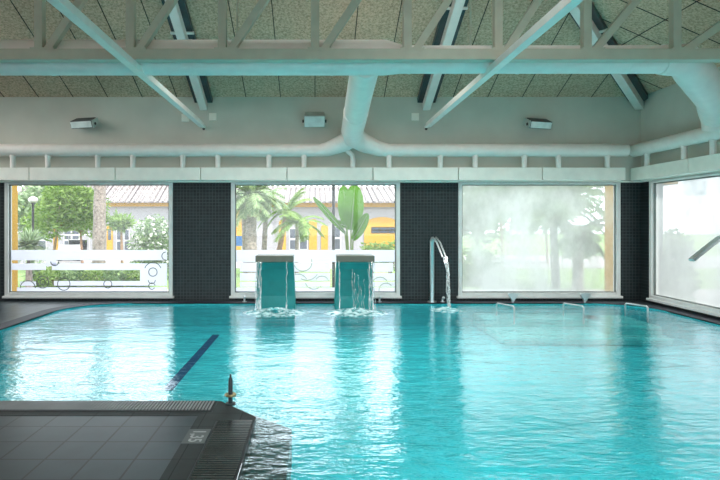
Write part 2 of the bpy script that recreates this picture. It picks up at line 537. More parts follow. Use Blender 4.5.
# pool outline
PX0, PX1, PY1, PYN = -4.65, 6.3, 11.0, -4.0
DX, DY = -0.48, 4.95      # edge of the tiled deck the camera stands beside
edge = []
outer = []
def arc(cx, cy, r, a0, a1, n):
    return [(cx + r * math.cos(R(a0 + (a1 - a0) * i / n)), cy + r * math.sin(R(a0 + (a1 - a0) * i / n))) for i in range(n + 1)]
rl, rr_ = 1.05, 1.0
left_run = [(PX0, DY + (PY1 - rl - DY) * i / 8) for i in range(8)]
arc_l = arc(PX0 + rl, PY1 - rl, rl, 180, 90, 12)
back_run = [(PX0 + rl + (PX1 - rr_ - PX0 - rl) * i / 8, PY1) for i in range(1, 8)]
arc_r = arc(PX1 - rr_, PY1 - rr_, rr_, 90, 0, 12)
right_run = [(PX1, PY1 - rr_ + (PYN - PY1 + rr_) * i / 10) for i in range(1, 11)]
edge = left_run + arc_l + back_run + arc_r + right_run
def outpt(p):
    x, y = p
    if p in left_run: return (-XL, y)
    if p in back_run: return (x, YB)
    if p in right_run: return (HW, y)
    if p in arc_l:
        i = arc_l.index(p); n = len(arc_l) - 1
        if i <= n // 2: return (-XL, PY1 - rl + (YB - PY1 + rl) * i / (n // 2))
        return (-XL + (PX0 + rl + XL) * (i - n // 2) / (n - n // 2), YB)
    i = arc_r.index(p); n = len(arc_r) - 1
    if i <= n // 2: return (PX1 - rr_ + (HW - PX1 + rr_) * i / (n // 2), YB)
    return (HW, YB + (PY1 - rr_ - YB) * (i - n // 2) / (n - n // 2))
ZD = 0.025
mb = MB()
o_ = [outpt(p) for p in edge]
n = len(edge)
def off(i, w):
    a = Vector((*edge[max(i - 1, 0)], 0)); b = Vector((*edge[min(i + 1, n - 1)], 0))
    d = (b - a).normalized()
    nrm = Vector((-d.y, d.x, 0))
    return (edge[i][0] + nrm.x * w, edge[i][1] + nrm.y * w)
for i in range(n - 1):
    mb.add([(*edge[i], ZD), (*edge[i + 1], ZD), (*o_[i + 1], ZD), (*o_[i], ZD)], [(0, 1, 2, 3)])
CH = [(DX, PYN), (DX, 4.55), (-0.83, DY)]
mb.add([(-XL, DY, ZD), (-XL, YR, ZD), (HW, YR, ZD), (HW, PYN, ZD), (PX1, PYN, ZD)] + [(x, y, ZD) for x, y in CH] + [(PX0, DY, ZD)], [tuple(range(9))])
floor = struct(mb.build('floor', M['deck']))

# pool basin: walls and bed
ZP = -0.42
outline = edge + CH
mb = MB()
nn = len(outline)
for i in range(nn):
    a, b = outline[i], outline[(i + 1) % nn]
    mb.add([(*a, ZD - 0.003), (*b, ZD - 0.003), (*b, ZP), (*a, ZP)], [(0, 1, 2, 3)], 1 if i >= len(edge) - 1 else 0)
mb.add([(x, y, ZP) for x, y in outline], [tuple(range(nn))])
basin = struct(mb.build('pool_basin', [M['pool'], M['ledge']]))
# navy lane line on the bed
mb = MB()
mb.box((-1.85, 6.75, ZP), (-1.72, 10.1, ZP + 0.006))
o = mb.build('trim_2', M['lane']); struct(o)
# dark ledge just under the water round the deck corner
mb = MB()
LZ = -0.10
mb.box((-4.64, DY + 0.002, ZP), (-0.83, DY + 0.27, LZ))
mb.box((DX + 0.002, PYN, ZP), (-0.192, 4.55, LZ))
mb.prism([(0, 0)] * 3, 0, 0) if False else None
pl = [(-0.83, DY), (-0.83, DY + 0.27), (-0.192, 4.62), (-0.192, 4.55), (DX, 4.55)]
mb.add([(x, y, LZ) for x, y in pl] + [(x, y, ZP) for x, y in pl], [tuple(range(5)), (9, 8, 7, 6, 5)] + [(i, (i + 1) % 5, (i + 1) % 5 + 5, i + 5) for i in range(5)])
struct(mb.build('trim_3', M['ledge']))
# pale massage bench under the water along the back, beyond the last pillar
mb = MB()
mb.box((3.1, 10.25, ZP), (5.3, 10.995, -0.16))
mb.box((5.0, 9.5, ZP), (5.9, 10.7, -0.16))
mb.box((3.1, 9.2, ZP), (5.9, 10.25, -0.30))
bench = mb.build('massage_bench', M['pool_light'], None, False, 0.03)
struct(bench)

# water
mb = MB()
mb.add([(x, y, 0.0) for x, y in outline], [tuple(range(nn))])
water = mb.build('pool_water', M['water'])
if water.data.polygons[0].normal.z < 0: water.data.flip_normals()
tag(water, 'clear turquoise pool water mirroring the windows', 'water', kind='stuff')

# rim grating following the curved edge of the pool
mb = MB()
for i in range(n - 1):
    a, b = edge[i], edge[i + 1]; c, d = off(i + 1, 0.26), off(i, 0.26)
    mb.add([(*a, ZD + 0.004), (*b, ZD + 0.004), (*c, ZD + 0.004), (*d, ZD + 0.004), (*a, ZD - 0.02), (*b, ZD - 0.02)], [(0, 1, 2, 3), (0, 1, 5, 4)])
struct(mb.build('trim_4', M['rim']))

# ------------------------------------------------------------------ windows
def build_window(num, axis, u0, u1, w, pane_mat, inward):
    """axis 'y': window in a wall of constant y=w; 'x': constant x=w. inward: +1/-1 direction to the room."""
    fw = 0.075
    mb = MB()
    def bx(a0, a1, z0, z1, d0, d1):
        lo, hi = sorted((w + inward * d0, w + inward * d1))
        return ((a0, lo, z0), (a1, hi, z1)) if axis == 'y' else ((lo, a0, z0), (hi, a1, z1))
    for a in ((u0, u0 + fw, WZ0, WZ1), (u1 - fw, u1, WZ0, WZ1), (u0 + fw, u1 - fw, WZ0, WZ0 + fw), (u0 + fw, u1 - fw, WZ1 - fw * 0.8, WZ1)):
        mb.box(*bx(*a, -0.12, 0.03))
    mb.box(*bx(u0 - 0.03, u1 + 0.03, WZ0 - 0.035, WZ0 + 0.01, -0.12, 0.07))
    o = struct(mb.build('window_%d' % num, M['frame'], None, False, 0.006))
    g = MB()
    for a in ((u0 + fw, u0 + fw + .02, WZ0 + fw, WZ1 - fw * .8), (u1 - fw - .02, u1 - fw, WZ0 + fw, WZ1 - fw * .8), (u0 + fw, u1 - fw, WZ0 + fw, WZ0 + fw + .02), (u0 + fw, u1 - fw, WZ1 - fw * .8 - .02, WZ1 - fw * .8)):
        g.box(*bx(*a, -0.055, -0.02))
    g.build('gasket', M['gasket'], o)
    p = MB()
    d = -0.06
    if axis == 'y': p.add([(u0 + fw, w + inward * d, WZ0 + fw), (u1 - fw, w + inward * d, WZ0 + fw), (u1 - fw, w + inward * d, WZ1 - fw * .8), (u0 + fw, w + inward * d, WZ1 - fw * .8)], [(0, 1, 2, 3)])
    else: p.add([(w + inward * d, u0 + fw, WZ0 + fw), (w + inward * d, u1 - fw, WZ0 + fw), (w + inward * d, u1 - fw, WZ1 - fw * .8), (w + inward * d, u0 + fw, WZ1 - fw * .8)], [(0, 1, 2, 3)])
    p.build('pane', pane_mat, o)
    return o
wins = []
for i, (a, b) in enumerate(BACK_W):
    wins.append(build_window(i + 1 if i < 3 else 20, 'y', a, b, YB, M['fog'] if i == 2 else M['glass'], -1))
    portal(((a + b) / 2, YB + 0.3, (WZ0 + WZ1) / 2), (R(-90), 0, 0), b - a, WZ1 - WZ0)
for i, (a, b) in enumerate(SIDE_W):
    build_window(4 + i, 'x', a, b, HW, M['fog_heavy'], -1)
    portal((HW + 0.3, (a + b) / 2, (WZ0 + WZ1) / 2), (R(90), 0, R(90)), b - a, WZ1 - WZ0)
for i, (a, b) in enumerate(REAR_W):
    mb = MB()
    mb.add([(a, YR - 0.1, 0.03), (b, YR - 0.1, 0.03), (b, YR - 0.1, 3.3), (a, YR - 0.1, 3.3)], [(0, 1, 2, 3)])
    struct(mb.build('window_%d' % (12 + i), M['glass']))
    portal(((a + b) / 2, YR - 0.3, 1.65), (R(90), 0, 0), b - a, 3.25)

# frosted film with ornaments on the two clear windows
YD = YB + 0.052
def wx(px): return (px - VX) * YD / F
def wz(py): return EYE - (py - VY) * YD / F
def film(win, rects):
    mb = MB()
    for x0, x1, p0, p1 in rects: mb.box((wx(x0), YD - 0.002, wz(p1)), (wx(x1), YD, wz(p0)))
    return mb.build('frosted_film', M['decal'], win)
film(wins[0], [(11, 167, 250, 260.2), (11, 46, 263.4, 270), (52, 167, 263.4, 270), (140, 167, 270, 281), (20, 36, 281.5, 285.8), (54, 167, 281, 285.6), (17, 167, 287.3, 293.5), (46, 56, 260.2, 266)])
film(wins[1], [(236, 395, 250, 261.8), (240, 330, 262.8, 271.6), (338, 393, 262.8, 271.6), (240, 330, 273.2, 280.6), (338, 395, 273.2, 280.6), (240, 330, 282, 286.6), (338, 395, 282, 286.6), (236, 395, 287.6, 293.2)])
def ornaments(win, items, mat, r=0.009):
    mb = MB()
    for px, py, rp, a0, a1 in items: mb.torus((wx(px), YD - 0.012, wz(py)), rp * YD / F, r, 'Y', a0, a1, 24, 5)
    return mb.build('ring_ornament', mat, win)
ornaments(wins[0], [(28, 288, 7.5, 0, 180), (43, 282, 6, 0, 360), (43, 282, 2.6, 0, 360), (64, 284, 6.2, 0, 360), (55, 261.5, 4, 180, 360), (108, 284, 4, 120, 420),
                    (153, 271, 8.5, 20, 160), (153, 272, 4.2, 0, 360), (152, 280, 3.5, 180, 360), (152, 286, 3.2, 10, 330), (166, 256, 4, 90, 270)], M['ornament'])
ornaments(wins[1], [(303, 262, 9, 200, 380), (307, 268, 12, 240, 330), (298, 284, 10, 30, 120), (314, 280, 9, 200, 320), (322, 283, 7, 20, 150), (380, 285, 8, 20, 170), (386, 290, 7, 40, 220), (365, 289, 6, 0, 150)], M['swirl'], 0.010)

# ------------------------------------------------------------------ ceiling steel
# rafters under the sloping boards: dark top board, pale beam, cleats
def rafter(name, p, q, label, cat='rafter'):
    t = empty(name, p, label, cat, 'rafters under the sloping ceiling')
    dn = Vector((0, 0, 1))
    p = Vector(p); q = Vector(q)
    MB().bar(p - dn * 0.09, q - dn * 0.09, 0.36, 0.10).build('top_board', M['dark_steel'], t)
    MB().bar(p - dn * 0.22, q - dn * 0.22, 0.15, 0.16).build('beam', M['white_paint'], t, False, 0.006)
    d = (q - p)
    for k in (0.28, 0.55, 0.82):
        c = p + d * k - dn * 0.15
        mb = MB(); mb.bar(c, c + d.normalized() * 0.05, 0.40, 0.03)
        mb.build('cleat', M['white_paint'], t)
    return t
for x, txt in ((-2.25, 'pale steel rafter with dark upper board, above the pair of small square plates'), (2.25, 'pale steel rafter with dark upper board, nearer the misted window')):
    rafter('roof_rafter', roofpt(x, YB - 0.02), roofpt(x, YB - (HW - max(x, 0)) + 0.1), txt)
rafter('hip_rafter', roofpt(HW - 0.05, YB - 0.05), roofpt(0.15, YB - HW + 0.15), 'diagonal hip rafter running up from the room corner beside the misted windows')
# long tie beams from the back wall towards the viewer
for s_, txt in ((-1, 'slim white tie beam ending on the wall between two small square plates'), (1, 'slim white tie beam ending above the pillar with the water spout')):
    x = s_ * 2.23
    t = empty('tie_beam', (x, YB, 3.53), txt, 'beam', 'white tie beams below the truss')
    mb = MB()
    mb.box((x - 0.05, 2.2, 3.487), (x + 0.05, YB - 0.30, 3.574))
    mb.build('beam', M['white_paint'], t, False, 0.006)
    mb = MB()
    mb.bar((x, YB - 0.32, 3.53), (x, YB - 0.02, 3.53), 0.05, 0.06)
    mb.build('end_bracket', M['white_paint'], t)
    mb = MB(); mb.ball((x, YB - 0.12, 3.49), 0.028)
    mb.build('bolt', M['black'], t)

# truss across the hall
YT = 6.86
ZC0, ZC1 = 3.582, 3.717
t = empty('roof_truss', (0, YT, ZC0), 'cream steel lattice truss spanning the hall in front of the big round duct', 'truss')
MB().box((-XL, YT - 0.07, ZC0), (HW, YT + 0.07, ZC1)).build('bottom_chord', M['truss'], t, False, 0.008)
def chordz(x): return min(5.25, ZW + SL * (HW - max(x, 0)) - 0.20)
xs = [(px - VX) * YT / F for px in (-506, -415, -324, -233, -142, -51, 40, 131, 222.5, 315, 407, 497.5, 586, 675, 766)]
for i, x in enumerate(xs):
    MB().box((x - 0.05, YT - 0.05, ZC1 - 0.01), (x + 0.05, YT + 0.05, chordz(x))).build('vertical_post', M['truss'], t, False, 0.006)
    x2 = xs[i + 1] if i + 1 < len(xs) else HW - 0.05
    MB().bar((x + 0.10, YT, ZC1 - 0.01), (x2 - 0.02, YT, chordz(x2) - 0.03), 0.09, 0.09, (0, 1, 0)).build('diagonal_brace', M['truss'], t, False, 0.006)
    MB().box((x - 0.09, YT - 0.075, ZC1 - 0.03), (x + 0.2, YT - 0.052, ZC1 + 0.012)).build('gusset', M['truss'], t)
xk = 4.35
ptsT = [(-XL, chordz(-XL)), (xk, chordz(xk)), (HW, chordz(HW))]
mb = MB()
for a, b in zip(ptsT, ptsT[1:]): mb.bar((a[0], YT, a[1]), (b[0], YT, b[1]), 0.12, 0.12)
mb.build('top_chord', M['truss'], t)

# ------------------------------------------------------------------ air ducts
DYM = 7.2
t = empty('ceiling_duct', (0, DYM, 3.69), 'big round white air duct crossing the hall behind the truss', 'duct')
mb = MB()
mb.tube([(-XL, DYM, 3.725), (0.90, DYM, 3.725), (1.12, DYM, 3.70), (4.75, DYM, 3.70)], [0.222, 0.222, 0.176, 0.176], 28)
for x in (-5.2, -3.4, -1.6, 0.2): mb.tube([(x, DYM, 3.725), (x + 0.03, DYM, 3.725)], 0.227, 28)
for x in (1.2, 2.6, 4.0): mb.tube([(x, DYM, 3.70), (x + 0.03, DYM, 3.70)], 0.181, 28)
main = mb.build('pipe', M['duct'], t, True)
mb = MB()   # branch going back and down to the wall duct
mb.tube([(0.66, DYM + 0.05, 3.66), (0.665, 8.2, 3.56), (0.69, 9.6, 3.43), (0.70, 10.5, 3.335), (0.76, 10.9, 3.27), (0.97, 11.1, 3.18), (1.25, 11.15, 3.085), (1.45, 11.15, 3.05)], [0.19, 0.195, 0.205, 0.21, 0.205, 0.185, 0.15, 0.13], 24)
mb.tube([(0.685, 9.35, 3.452), (0.686, 9.39, 3.448)], 0.212, 24)
mb.build('branch', M['duct'], t, True)
mb = MB()   # branch turning down to the right wall
mb.tube([(4.45, DYM, 3.70), (4.75, DYM + 0.02, 3.70), (5.0, DYM + 0.22, 3.63), (5.85, 8.20, 3.42), (6.15, 8.60, 3.36), (6.36, 8.86, 3.25), (6.385, 8.9, 3.09)], [0.19, 0.21, 0.23, 0.235, 0.235, 0.215, 0.2], 24)
mb.build('elbow_branch', M['duct'], t, True)
for x in (-4.3, -1.0, 2.0):
    mb = MB(); mb.tube([(x, DYM, 3.86), (x, DYM, roofpt(x, DYM).z)], 0.012, 8)
    mb.build('hanger_rod', M['truss'], t)

YW = YB - 0.20
def wall_duct(name, px0, px1, stubs, label, bend):
    z = 3.05
    x0, x1 = (px0 - VX) * YW / F, (px1 - VX) * YW / F
    t = empty(name, ((x0 + x1) / 2, YW, z), label, 'duct', 'round supply ducts along the walls')
    mb = MB()
    mb.tube([(x0, YW, z), (x1, YW, z)], 0.125, 22)
    L = x1 - x0
    for k in range(1, int(L / 1.2) + 1):
        xx = x0 + k * L / (int(L / 1.2) + 1)
        mb.tube([(xx - 0.012, YW, z), (xx + 0.012, YW, z)], 0.1285, 22)
    mb.build('pipe', M['duct'], t, True)
    if bend:
        mb = MB(); mb.tube(bend, [0.127, 0.14, 0.17, 0.18][:len(bend)], 22); mb.build('elbow', M['duct'], t, True)
    for px in stubs:
        x = (px - VX) * YW / F
        mb = MB(); mb.tube([(x, YW - 0.01, z - 0.05), (x, YW - 0.01, 2.701)], 0.05, 14)
        mb.tube([(x, YW - 0.01, z - 0.10), (x, YW - 0.01, z - 0.14)], 0.062, 14)
        mb.build('stub_pipe', M['duct'], t, True)
    return t
xj, zj = 0.71, 3.14
xe = (322 - VX) * YW / F; xf = (386 - VX) * YW / F
w1 = wall_duct('wall_duct', -200, 322, (13, 48, 98, 133, 183, 218, 269, 304), 'round duct above the two clear windows, ending at the branch pipe', [(xe - 0.03, YW, 3.05), (xe + 0.10, YW, 3.07), (xj - 0.22, YW - 0.02, 3.16), (xj + 0.02, YW - 0.14, 3.26)])
w2 = wall_duct('wall_duct', 386, 627, (389, 440, 475, 524, 558, 607), 'round duct on the back wall above the misted window', None)
mb = MB()
mb.tube([(xj - 0.12, YW, 3.12), (xj - 0.05, YW, 3.02), (xj + 0.03, YW, 2.95), (xj + 0.045, YW, 2.85), (xj + 0.045, YW, 2.701)], 0.05, 14)
mb.build('curved_stub', M['duct'], w1, True)
# side wall duct
XS = HW - 0.20
t = empty('wall_duct', (XS, 9, 3.05), 'round duct on the side wall, fed by the large elbow', 'duct', 'round supply ducts along the walls')
mb = MB(); mb.tube([(XS, YB - 0.12, 3.05), (XS, 0.0, 3.05)], 0.125, 22)
for k in range(1, 8): mb.tube([(XS, YB - 1.3 * k, 3.05), (XS, YB - 1.3 * k - 0.03, 3.05)], 0.1285, 22)
mb.build('pipe', M['duct'], t, True)
for px in (647, 684, 713, 760, 800):
    y = XS * F / (px - VX)
    mb = MB(); mb.tube([(XS, y, 3.0), (XS, y, 2.701)], 0.05, 14); mb.tube([(XS, y, 2.95), (XS, y, 2.91)], 0.062, 14)
    mb.build('stub_pipe', M['duct'], t, True)

# shallow air grille boxes over the windows, in butted panels
def fascia(label, name, spans, along, w, cat='air grille'):
    t = empty(name, (0, 0, 2.45) if False else (0, 0, 0), label, cat)
    for a, b in spans:
        mb = MB()
        g = 0.008
        if along == 'x': mb.box((a + g, w - 0.24, 2.452), (b - g, w - 0.003, 2.70))
        else: mb.box((w - 0.24, a + g, 2.452), (w - 0.003, b - g, 2.70))
        mb.build('panel', M['panel'], t, False, 0.005)
    return t
YF = YB - 0.24
seams = [-XL + 0.02] + [(px - VX) * YF / F for px in (-143, -57, 29, 115, 200.5, 287, 373, 458.5, 542.5, 626)]
f1 = fascia('long pale grille box in butted panels above the back windows', 'air_grille_box', list(zip(seams, seams[1:])), 'x', YB)
ys = [YB - 0.05, 9.55, 7.85, 6.15, 4.45, 2.75, 1.05, -0.65]
fascia('pale grille box in butted panels above the side window', 'air_grille_box', [(b, a) for a, b in zip(ys, ys[1:])], 'y', HW)
# plain head strips between grille boxes and windows
mb = MB()
mb.box((-XL, YB - 0.03, 2.42), (HW, YB, 2.452)); mb.box((HW - 0.03, YR, 2.42), (HW, YB - 0.03, 2.452))
struct(mb.build('trim_5', M['panel']))

# ------------------------------------------------------------------ wall lamps and plates
def wall_lamp(px, py, yaw, label, wide):
    c = at(px, py, YB - 0.17)
    t = empty('wall_lamp', c, label, 'lamp', 'floodlights on the back wall')
    w, h = wide
    Mx = Matrix.Translation(c) @ Matrix.Rotation(R(yaw), 4, 'Z') @ Matrix.Rotation(R(18), 4, 'X')
    mb = MB(); vs = []
    fr = [(-w / 2, -0.08, -h / 2), (w / 2, -0.08, -h / 2), (w / 2, -0.08, h / 2), (-w / 2, -0.08, h / 2)]
    bk = [(-w * 0.45, 0.10, -h * 0.2), (w * 0.45, 0.10, -h * 0.2), (w * 0.45, 0.10, h * 0.75), (-w * 0.45, 0.10, h * 0.75)]
    mb.add([Mx @ Vector(p) for p in fr + bk], [(0, 1, 2, 3), (4, 7, 6, 5), (0, 4, 5, 1), (1, 5, 6, 2), (2, 6, 7, 3), (3, 7, 4, 0)])
    mb.build('housing', M['lamp_body'] if yaw == 0 else M['dark_steel'], t, False, 0.006)
    mb = MB(); mb.box((-w / 2 + 0.012, -0.097, -h / 2 + 0.012), (w / 2 - 0.012, -0.081, h / 2 - 0.012), 0, Mx)
    mb.build('glass_face', M['lamp_face'], t, False, 0.004)
    if yaw:
        e = w / 2 + 0.006
        sg = 1 if px < VX else -1
        mb = MB(); mb.add([Mx @ Vector((sg * (e + dx), y, z)) for dx in (0, 0.02) for y, z in ((-0.09, -h / 2), (-0.09, h / 2), (0.09, h * 0.7), (0.09, -h * 0.2))], [(0, 1, 2, 3), (7, 6, 5, 4), (0, 4, 5, 1), (1, 5, 6, 2), (2, 6, 7, 3), (3, 7, 4, 0)])
        mb.build('end_cap', M['lamp_body'], t)
    for s_ in (-1, 1):
        mb = MB(); p = Mx @ Vector((s_ * (w / 2 - 0.01), -0.02, 0)); q = Mx @ Vector((s_ * (w / 2 + 0.03), -0.02, 0)); mb.tube([p, q], 0.03, 12)
        mb.build('pivot_knob', M['black'], t, True)
    mb = MB(); mb.box((c.x - 0.06, YB - 0.11, c.z - 0.05), (c.x + 0.06, YB - 0.002, c.z + 0.05))
    mb.build('bracket', M['dark_steel'], t)
    return t
wall_lamp(84, 124, -16, 'dark-backed wall floodlight above the window with the palm trunk', (0.50, 0.15))
wall_lamp(314.5, 121, 0, 'small square pale wall floodlight over the middle window', (0.42, 0.23))
wall_lamp(538.5, 124.5, 16, 'dark-backed wall floodlight above the misted window', (0.50, 0.15))
for px, py, txt in ((185.5, 118, 'small square plate behind the tie beam end'), (213, 117, 'small square plate on bare wall beside the tie beam'), (415, 117, 'small square plate at the tie beam over the spout pillar')):
    c = at(px, py, YB)
    mb = MB(); mb.box((c.x - 0.075, YB - 0.03, c.z - 0.075), (c.x + 0.075, YB - 0.001, c.z + 0.075))
    mb.box((c.x - 0.05, YB - 0.035, c.z - 0.05), (c.x + 0.05, YB - 0.028, c.z + 0.05))
    tag(mb.build('wall_plate', M['panel'], None, False, 0.004), txt, 'plate', 'cover plates on the back wall')

# ------------------------------------------------------------------ cascades and spouts
rnd = random.Random(4)
def strand(mb, x, y, z0, y1, r, jit=0.012):
    pts = []; rs = []
    nseg = 9
    for i in range(nseg + 1):
        u = i / nseg
        pts.append((x + rnd.uniform(-jit, jit), y + (y1 - y) * (u ** 0.6), z0 * (1 - u) + 0.0 * u + 0.004))
        rs.append(r * rnd.uniform(0.5, 1.35))
    mb.tube(pts, rs, 6)
def cascade(cx, label, flow_label, heavy):
    t = empty('water_cascade', (cx, 10.9, 0), label, 'water feature', 'cascades on the far pool edge')
    mb = MB()
    prof = []
    front = [(10.76, -0.25), (10.76, 0.2), (10.72, 0.5), (10.66, 0.72), (10.58, 0.84), (10.46, 0.90)]
    back = [(10.50, 0.955), (10.80, 0.955), (10.94, 0.80), (11.02, 0.45), (11.08, 0.03), (11.08, -0.25)]
    hw0 = 0.345
    m = len(front + back)
    vs = []
    for s_ in (-1, 1):
        for y, z in front + back:
            k = hw0 + 0.035 * (1 - max(0, z) / 0.95)
            vs.append((cx + s_ * k, min(y, 10.985) if z < 0.03 else y, z))
    fs = [tuple(range(m)), tuple(range(m, 2 * m))] + [(i, (i + 1) % m, (i + 1) % m + m, i + m) for i in range(m)]
    mb.add(vs, fs)
    mb.build('body', M['teal'], t, False, 0.01)
    mb = MB()
    mb.box((cx - 0.352, 10.38, 0.872), (cx + 0.352, 10.86, 0.995))
    mb.build('spout_lip', M['cap_steel'], t, False, 0.012)
    w = MB()
    L0 = cx - 0.345; R0 = cx + 0.345
    yl = 10.37
    dense, sparse = ((L0, L0 + 0.11), (R0 - 0.12, R0 - 0.04)) if heavy == 'L' else ((R0 - 0.12, R0), (L0 + 0.0, L0 + 0.05))
    for k in range(9): strand(w, rnd.uniform(*dense), yl - rnd.uniform(0, 0.02), 0.88, 10.16 + rnd.uniform(-0.04, 0.04), 0.0055)
    for k in range(2): strand(w, rnd.uniform(*sparse), yl - rnd.uniform(0, 0.02), 0.88, 10.16 + rnd.uniform(-0.04, 0.04), 0.0055)
    if heavy == 'R':
        for k in range(9): strand(w, cx + rnd.uniform(-0.1, 0.3), yl, rnd.uniform(0.4, 0.85), 10.18, 0.004, 0.02)
    fo = w.build('falling_water', M['stream'], None, True)
    tag(fo, flow_label, 'water', kind='stuff')
    return t
cascade(-0.755, 'teal water cascade with steel lip whose far edge pours heavily, nearer the palm window', 'stream of water falling from the cascade nearer the palm trunk window', 'L')
cascade(0.755, 'teal water cascade with steel lip standing before the banana leaf plant', 'stream of water falling from the cascade before the banana leaf plant', 'R')

def foam(cx, cy, rx, ry, h, label, seed):
    r_ = random.Random(seed); mb = MB()
    N, K = 22, 9
    vs = [(cx, cy, h)]
    for i in range(1, K + 1):
        u = i / K
        for k in range(N):
            a = 2 * math.pi * k / N
            z = h * (math.cos(u * math.pi) * 0.5 + 0.5) * (1 + r_.uniform(-0.45, 0.45)) + (0.004 if i < K else -0.01)
            vs.append((cx + rx * u * math.cos(a) * (1 + r_.uniform(-.06, .06)), cy + ry * u * math.sin(a), z))
    fs = [(0, 1 + k, 1 + (k + 1) % N) for k in range(N)]
    for i in range(K - 1):
        for k in range(N):
            a = 1 + i * N
            fs.append((a + k, a + N + k, a + N + (k + 1) % N, a + (k + 1) % N))
    mb.add(vs, fs)
    tag(mb.build('water_foam', M['foam'], None, True), label, 'foam', kind='stuff')
m_, nt_, out_ = new_mat('churned water')
tr_ = node(nt_, 'BsdfTransparent'); tr_.inputs[0].default_value = (0.8, 0.98, 0.98, 1)
df_ = node(nt_, 'BsdfPrincipled'); df_.inputs['Base Color'].default_value = (0.65, 0.86, 0.87, 1); df_.inputs['Roughness'].default_value = 0.15
mx_ = node(nt_, 'MixShader')
nt_.links.new(ramp(nt_, noise(nt_, coord(nt_), 9, 4), [(0.34, (0.0,) * 3), (0.60, (0.85,) * 3)]), mx_.inputs[0])
nt_.links.new(tr_.outputs[0], mx_.inputs[1]); nt_.links.new(df_.outputs[0], mx_.inputs[2]); nt_.links.new(mx_.outputs[0], out_.inputs[0])
M['foam'] = m_
foam(-0.72, 10.05, 0.60, 0.50, 0.06, 'bubbling foam mound under the cascade nearer the palm window', 1)
foam(0.74, 10.05, 0.58, 0.48, 0.055, 'bubbling foam mound under the cascade before the banana leaf plant', 2)
foam(2.42, 10.3, 0.30, 0.3, 0.04, 'foam where the pillar spout lands', 3)

def ribbon(mb, pts, w, th):
    """flat curved tube, width along x'."""
    for a, b in zip(pts, pts[1:]): mb.bar(a, b, w, th)
# spout on the pillar between middle and misted windows
c = at(432, 304, 11.12)
t = empty('water_spout', (c.x, c.y, 0.03), 'tall steel swan-neck water spout in front of the dark pillar', 'water spout')
zt = 1.6 - (238 - VY) * 11.1 / F
mb = MB(); mb.tube([(c.x, 11.12, 0.02), (c.x, 11.12, zt - 0.06), (c.x + 0.01, 11.08, zt)], [0.045, 0.045, 0.04], 14)
mb.build('post', M['chrome'], t, True)
mb = MB(); mb.tube([(c.x, 11.12, 0.026), (c.x, 11.12, 0.05)], 0.09, 16); mb.build('foot_plate', M['chrome'], t, True)
tip = (c.x + 0.15, 10.72, 1.6 - (257 - VY) * 10.72 / F)
for dx in (-0.03, 0.03):
    mb = MB(); mb.tube([(c.x + 0.01 + dx, 11.1, zt - 0.06), (c.x + 0.03 + dx, 11.02, zt + 0.01), (c.x + 0.08 + dx, 10.9, zt - 0.08), (tip[0] + dx, tip[1], tip[2])], 0.018, 10)
    mb.build('spout_tube', M['chrome'], t, True)
w = MB()
for k in range(7): strand(w, tip[0] + rnd.uniform(-0.03, 0.06), tip[1], tip[2], 10.45 + rnd.uniform(-.05, .05), 0.011, 0.02)
tag(w.build('falling_water', M['stream'], None, True), 'thin broken stream falling from the pillar spout', 'water', kind='stuff')

# flat spout reaching in over the pool beside the side window
P = lambda px, py, d: at(px, py, d)
t = empty('water_cannon', (6.45, 8.55, 0.03), 'flat bent steel spout reaching over the pool in front of the side window', 'water spout')
mb = MB()
pts = [Vector((6.45, 8.6, 0.02)), Vector((6.45, 8.6, 1.15)), Vector((6.42, 8.6, 1.33)), Vector((6.34, 8.6, 1.40)), Vector((6.24, 8.6, 1.385)), Vector((6.12, 8.6, 1.30)), Vector((5.79, 8.6, 1.035))]
for a, b in zip(pts[:2], pts[1:3]): mb.bar(a, b + (b - a).normalized() * 0.01, 0.11, 0.05, (1, 0, 0.2))
mb.build('post', M['chrome'], t, False, 0.008)
mb = MB()
for a, b in zip(pts[2:], pts[3:]): mb.bar(a, b + (b - a).normalized() * 0.012, 0.12, 0.045, (0, 0, 1))
mb.build('spout_arm', M['chrome'], t, False, 0.006)
mb = MB(); mb.box((6.36, 8.5, 0.028), (6.54, 8.7, 0.045)); mb.build('foot_plate', M['chrome'], t)

# small nozzles along the far edge
def nozzle(px, py0, py1, label, d=11.13):
    a = at(px, py1, d); hgt = (py1 - py0) * d / F
    t = empty('jet_nozzle', (a.x, d, ZD), label, 'nozzle', 'small chrome nozzles on the far edge')
    mb = MB(); mb.tube([(a.x, d, ZD), (a.x, d, ZD + hgt * 0.75), (a.x + 0.01, d - 0.03, ZD + hgt)], [0.022, 0.02, 0.026], 10)
    mb.ball((a.x + 0.01, d - 0.03, ZD + hgt), 0.034, 10, 6)
    mb.build('stem', M['chrome'], t, True)
    mb = MB(); mb.tube([(a.x, d, ZD + 0.001), (a.x, d, ZD + 0.02)], 0.045, 12); mb.build('flange', M['chrome'], t, True)
nozzle(244.5, 296.5, 302, 'small chrome nozzle beside the cascade on the palm window side')
nozzle(379.5, 297, 302, 'small chrome nozzle between the banana leaf cascade and the pillar')
nozzle(442.5, 298, 302.5, 'small chrome nozzle at the foot of the pillar spout')
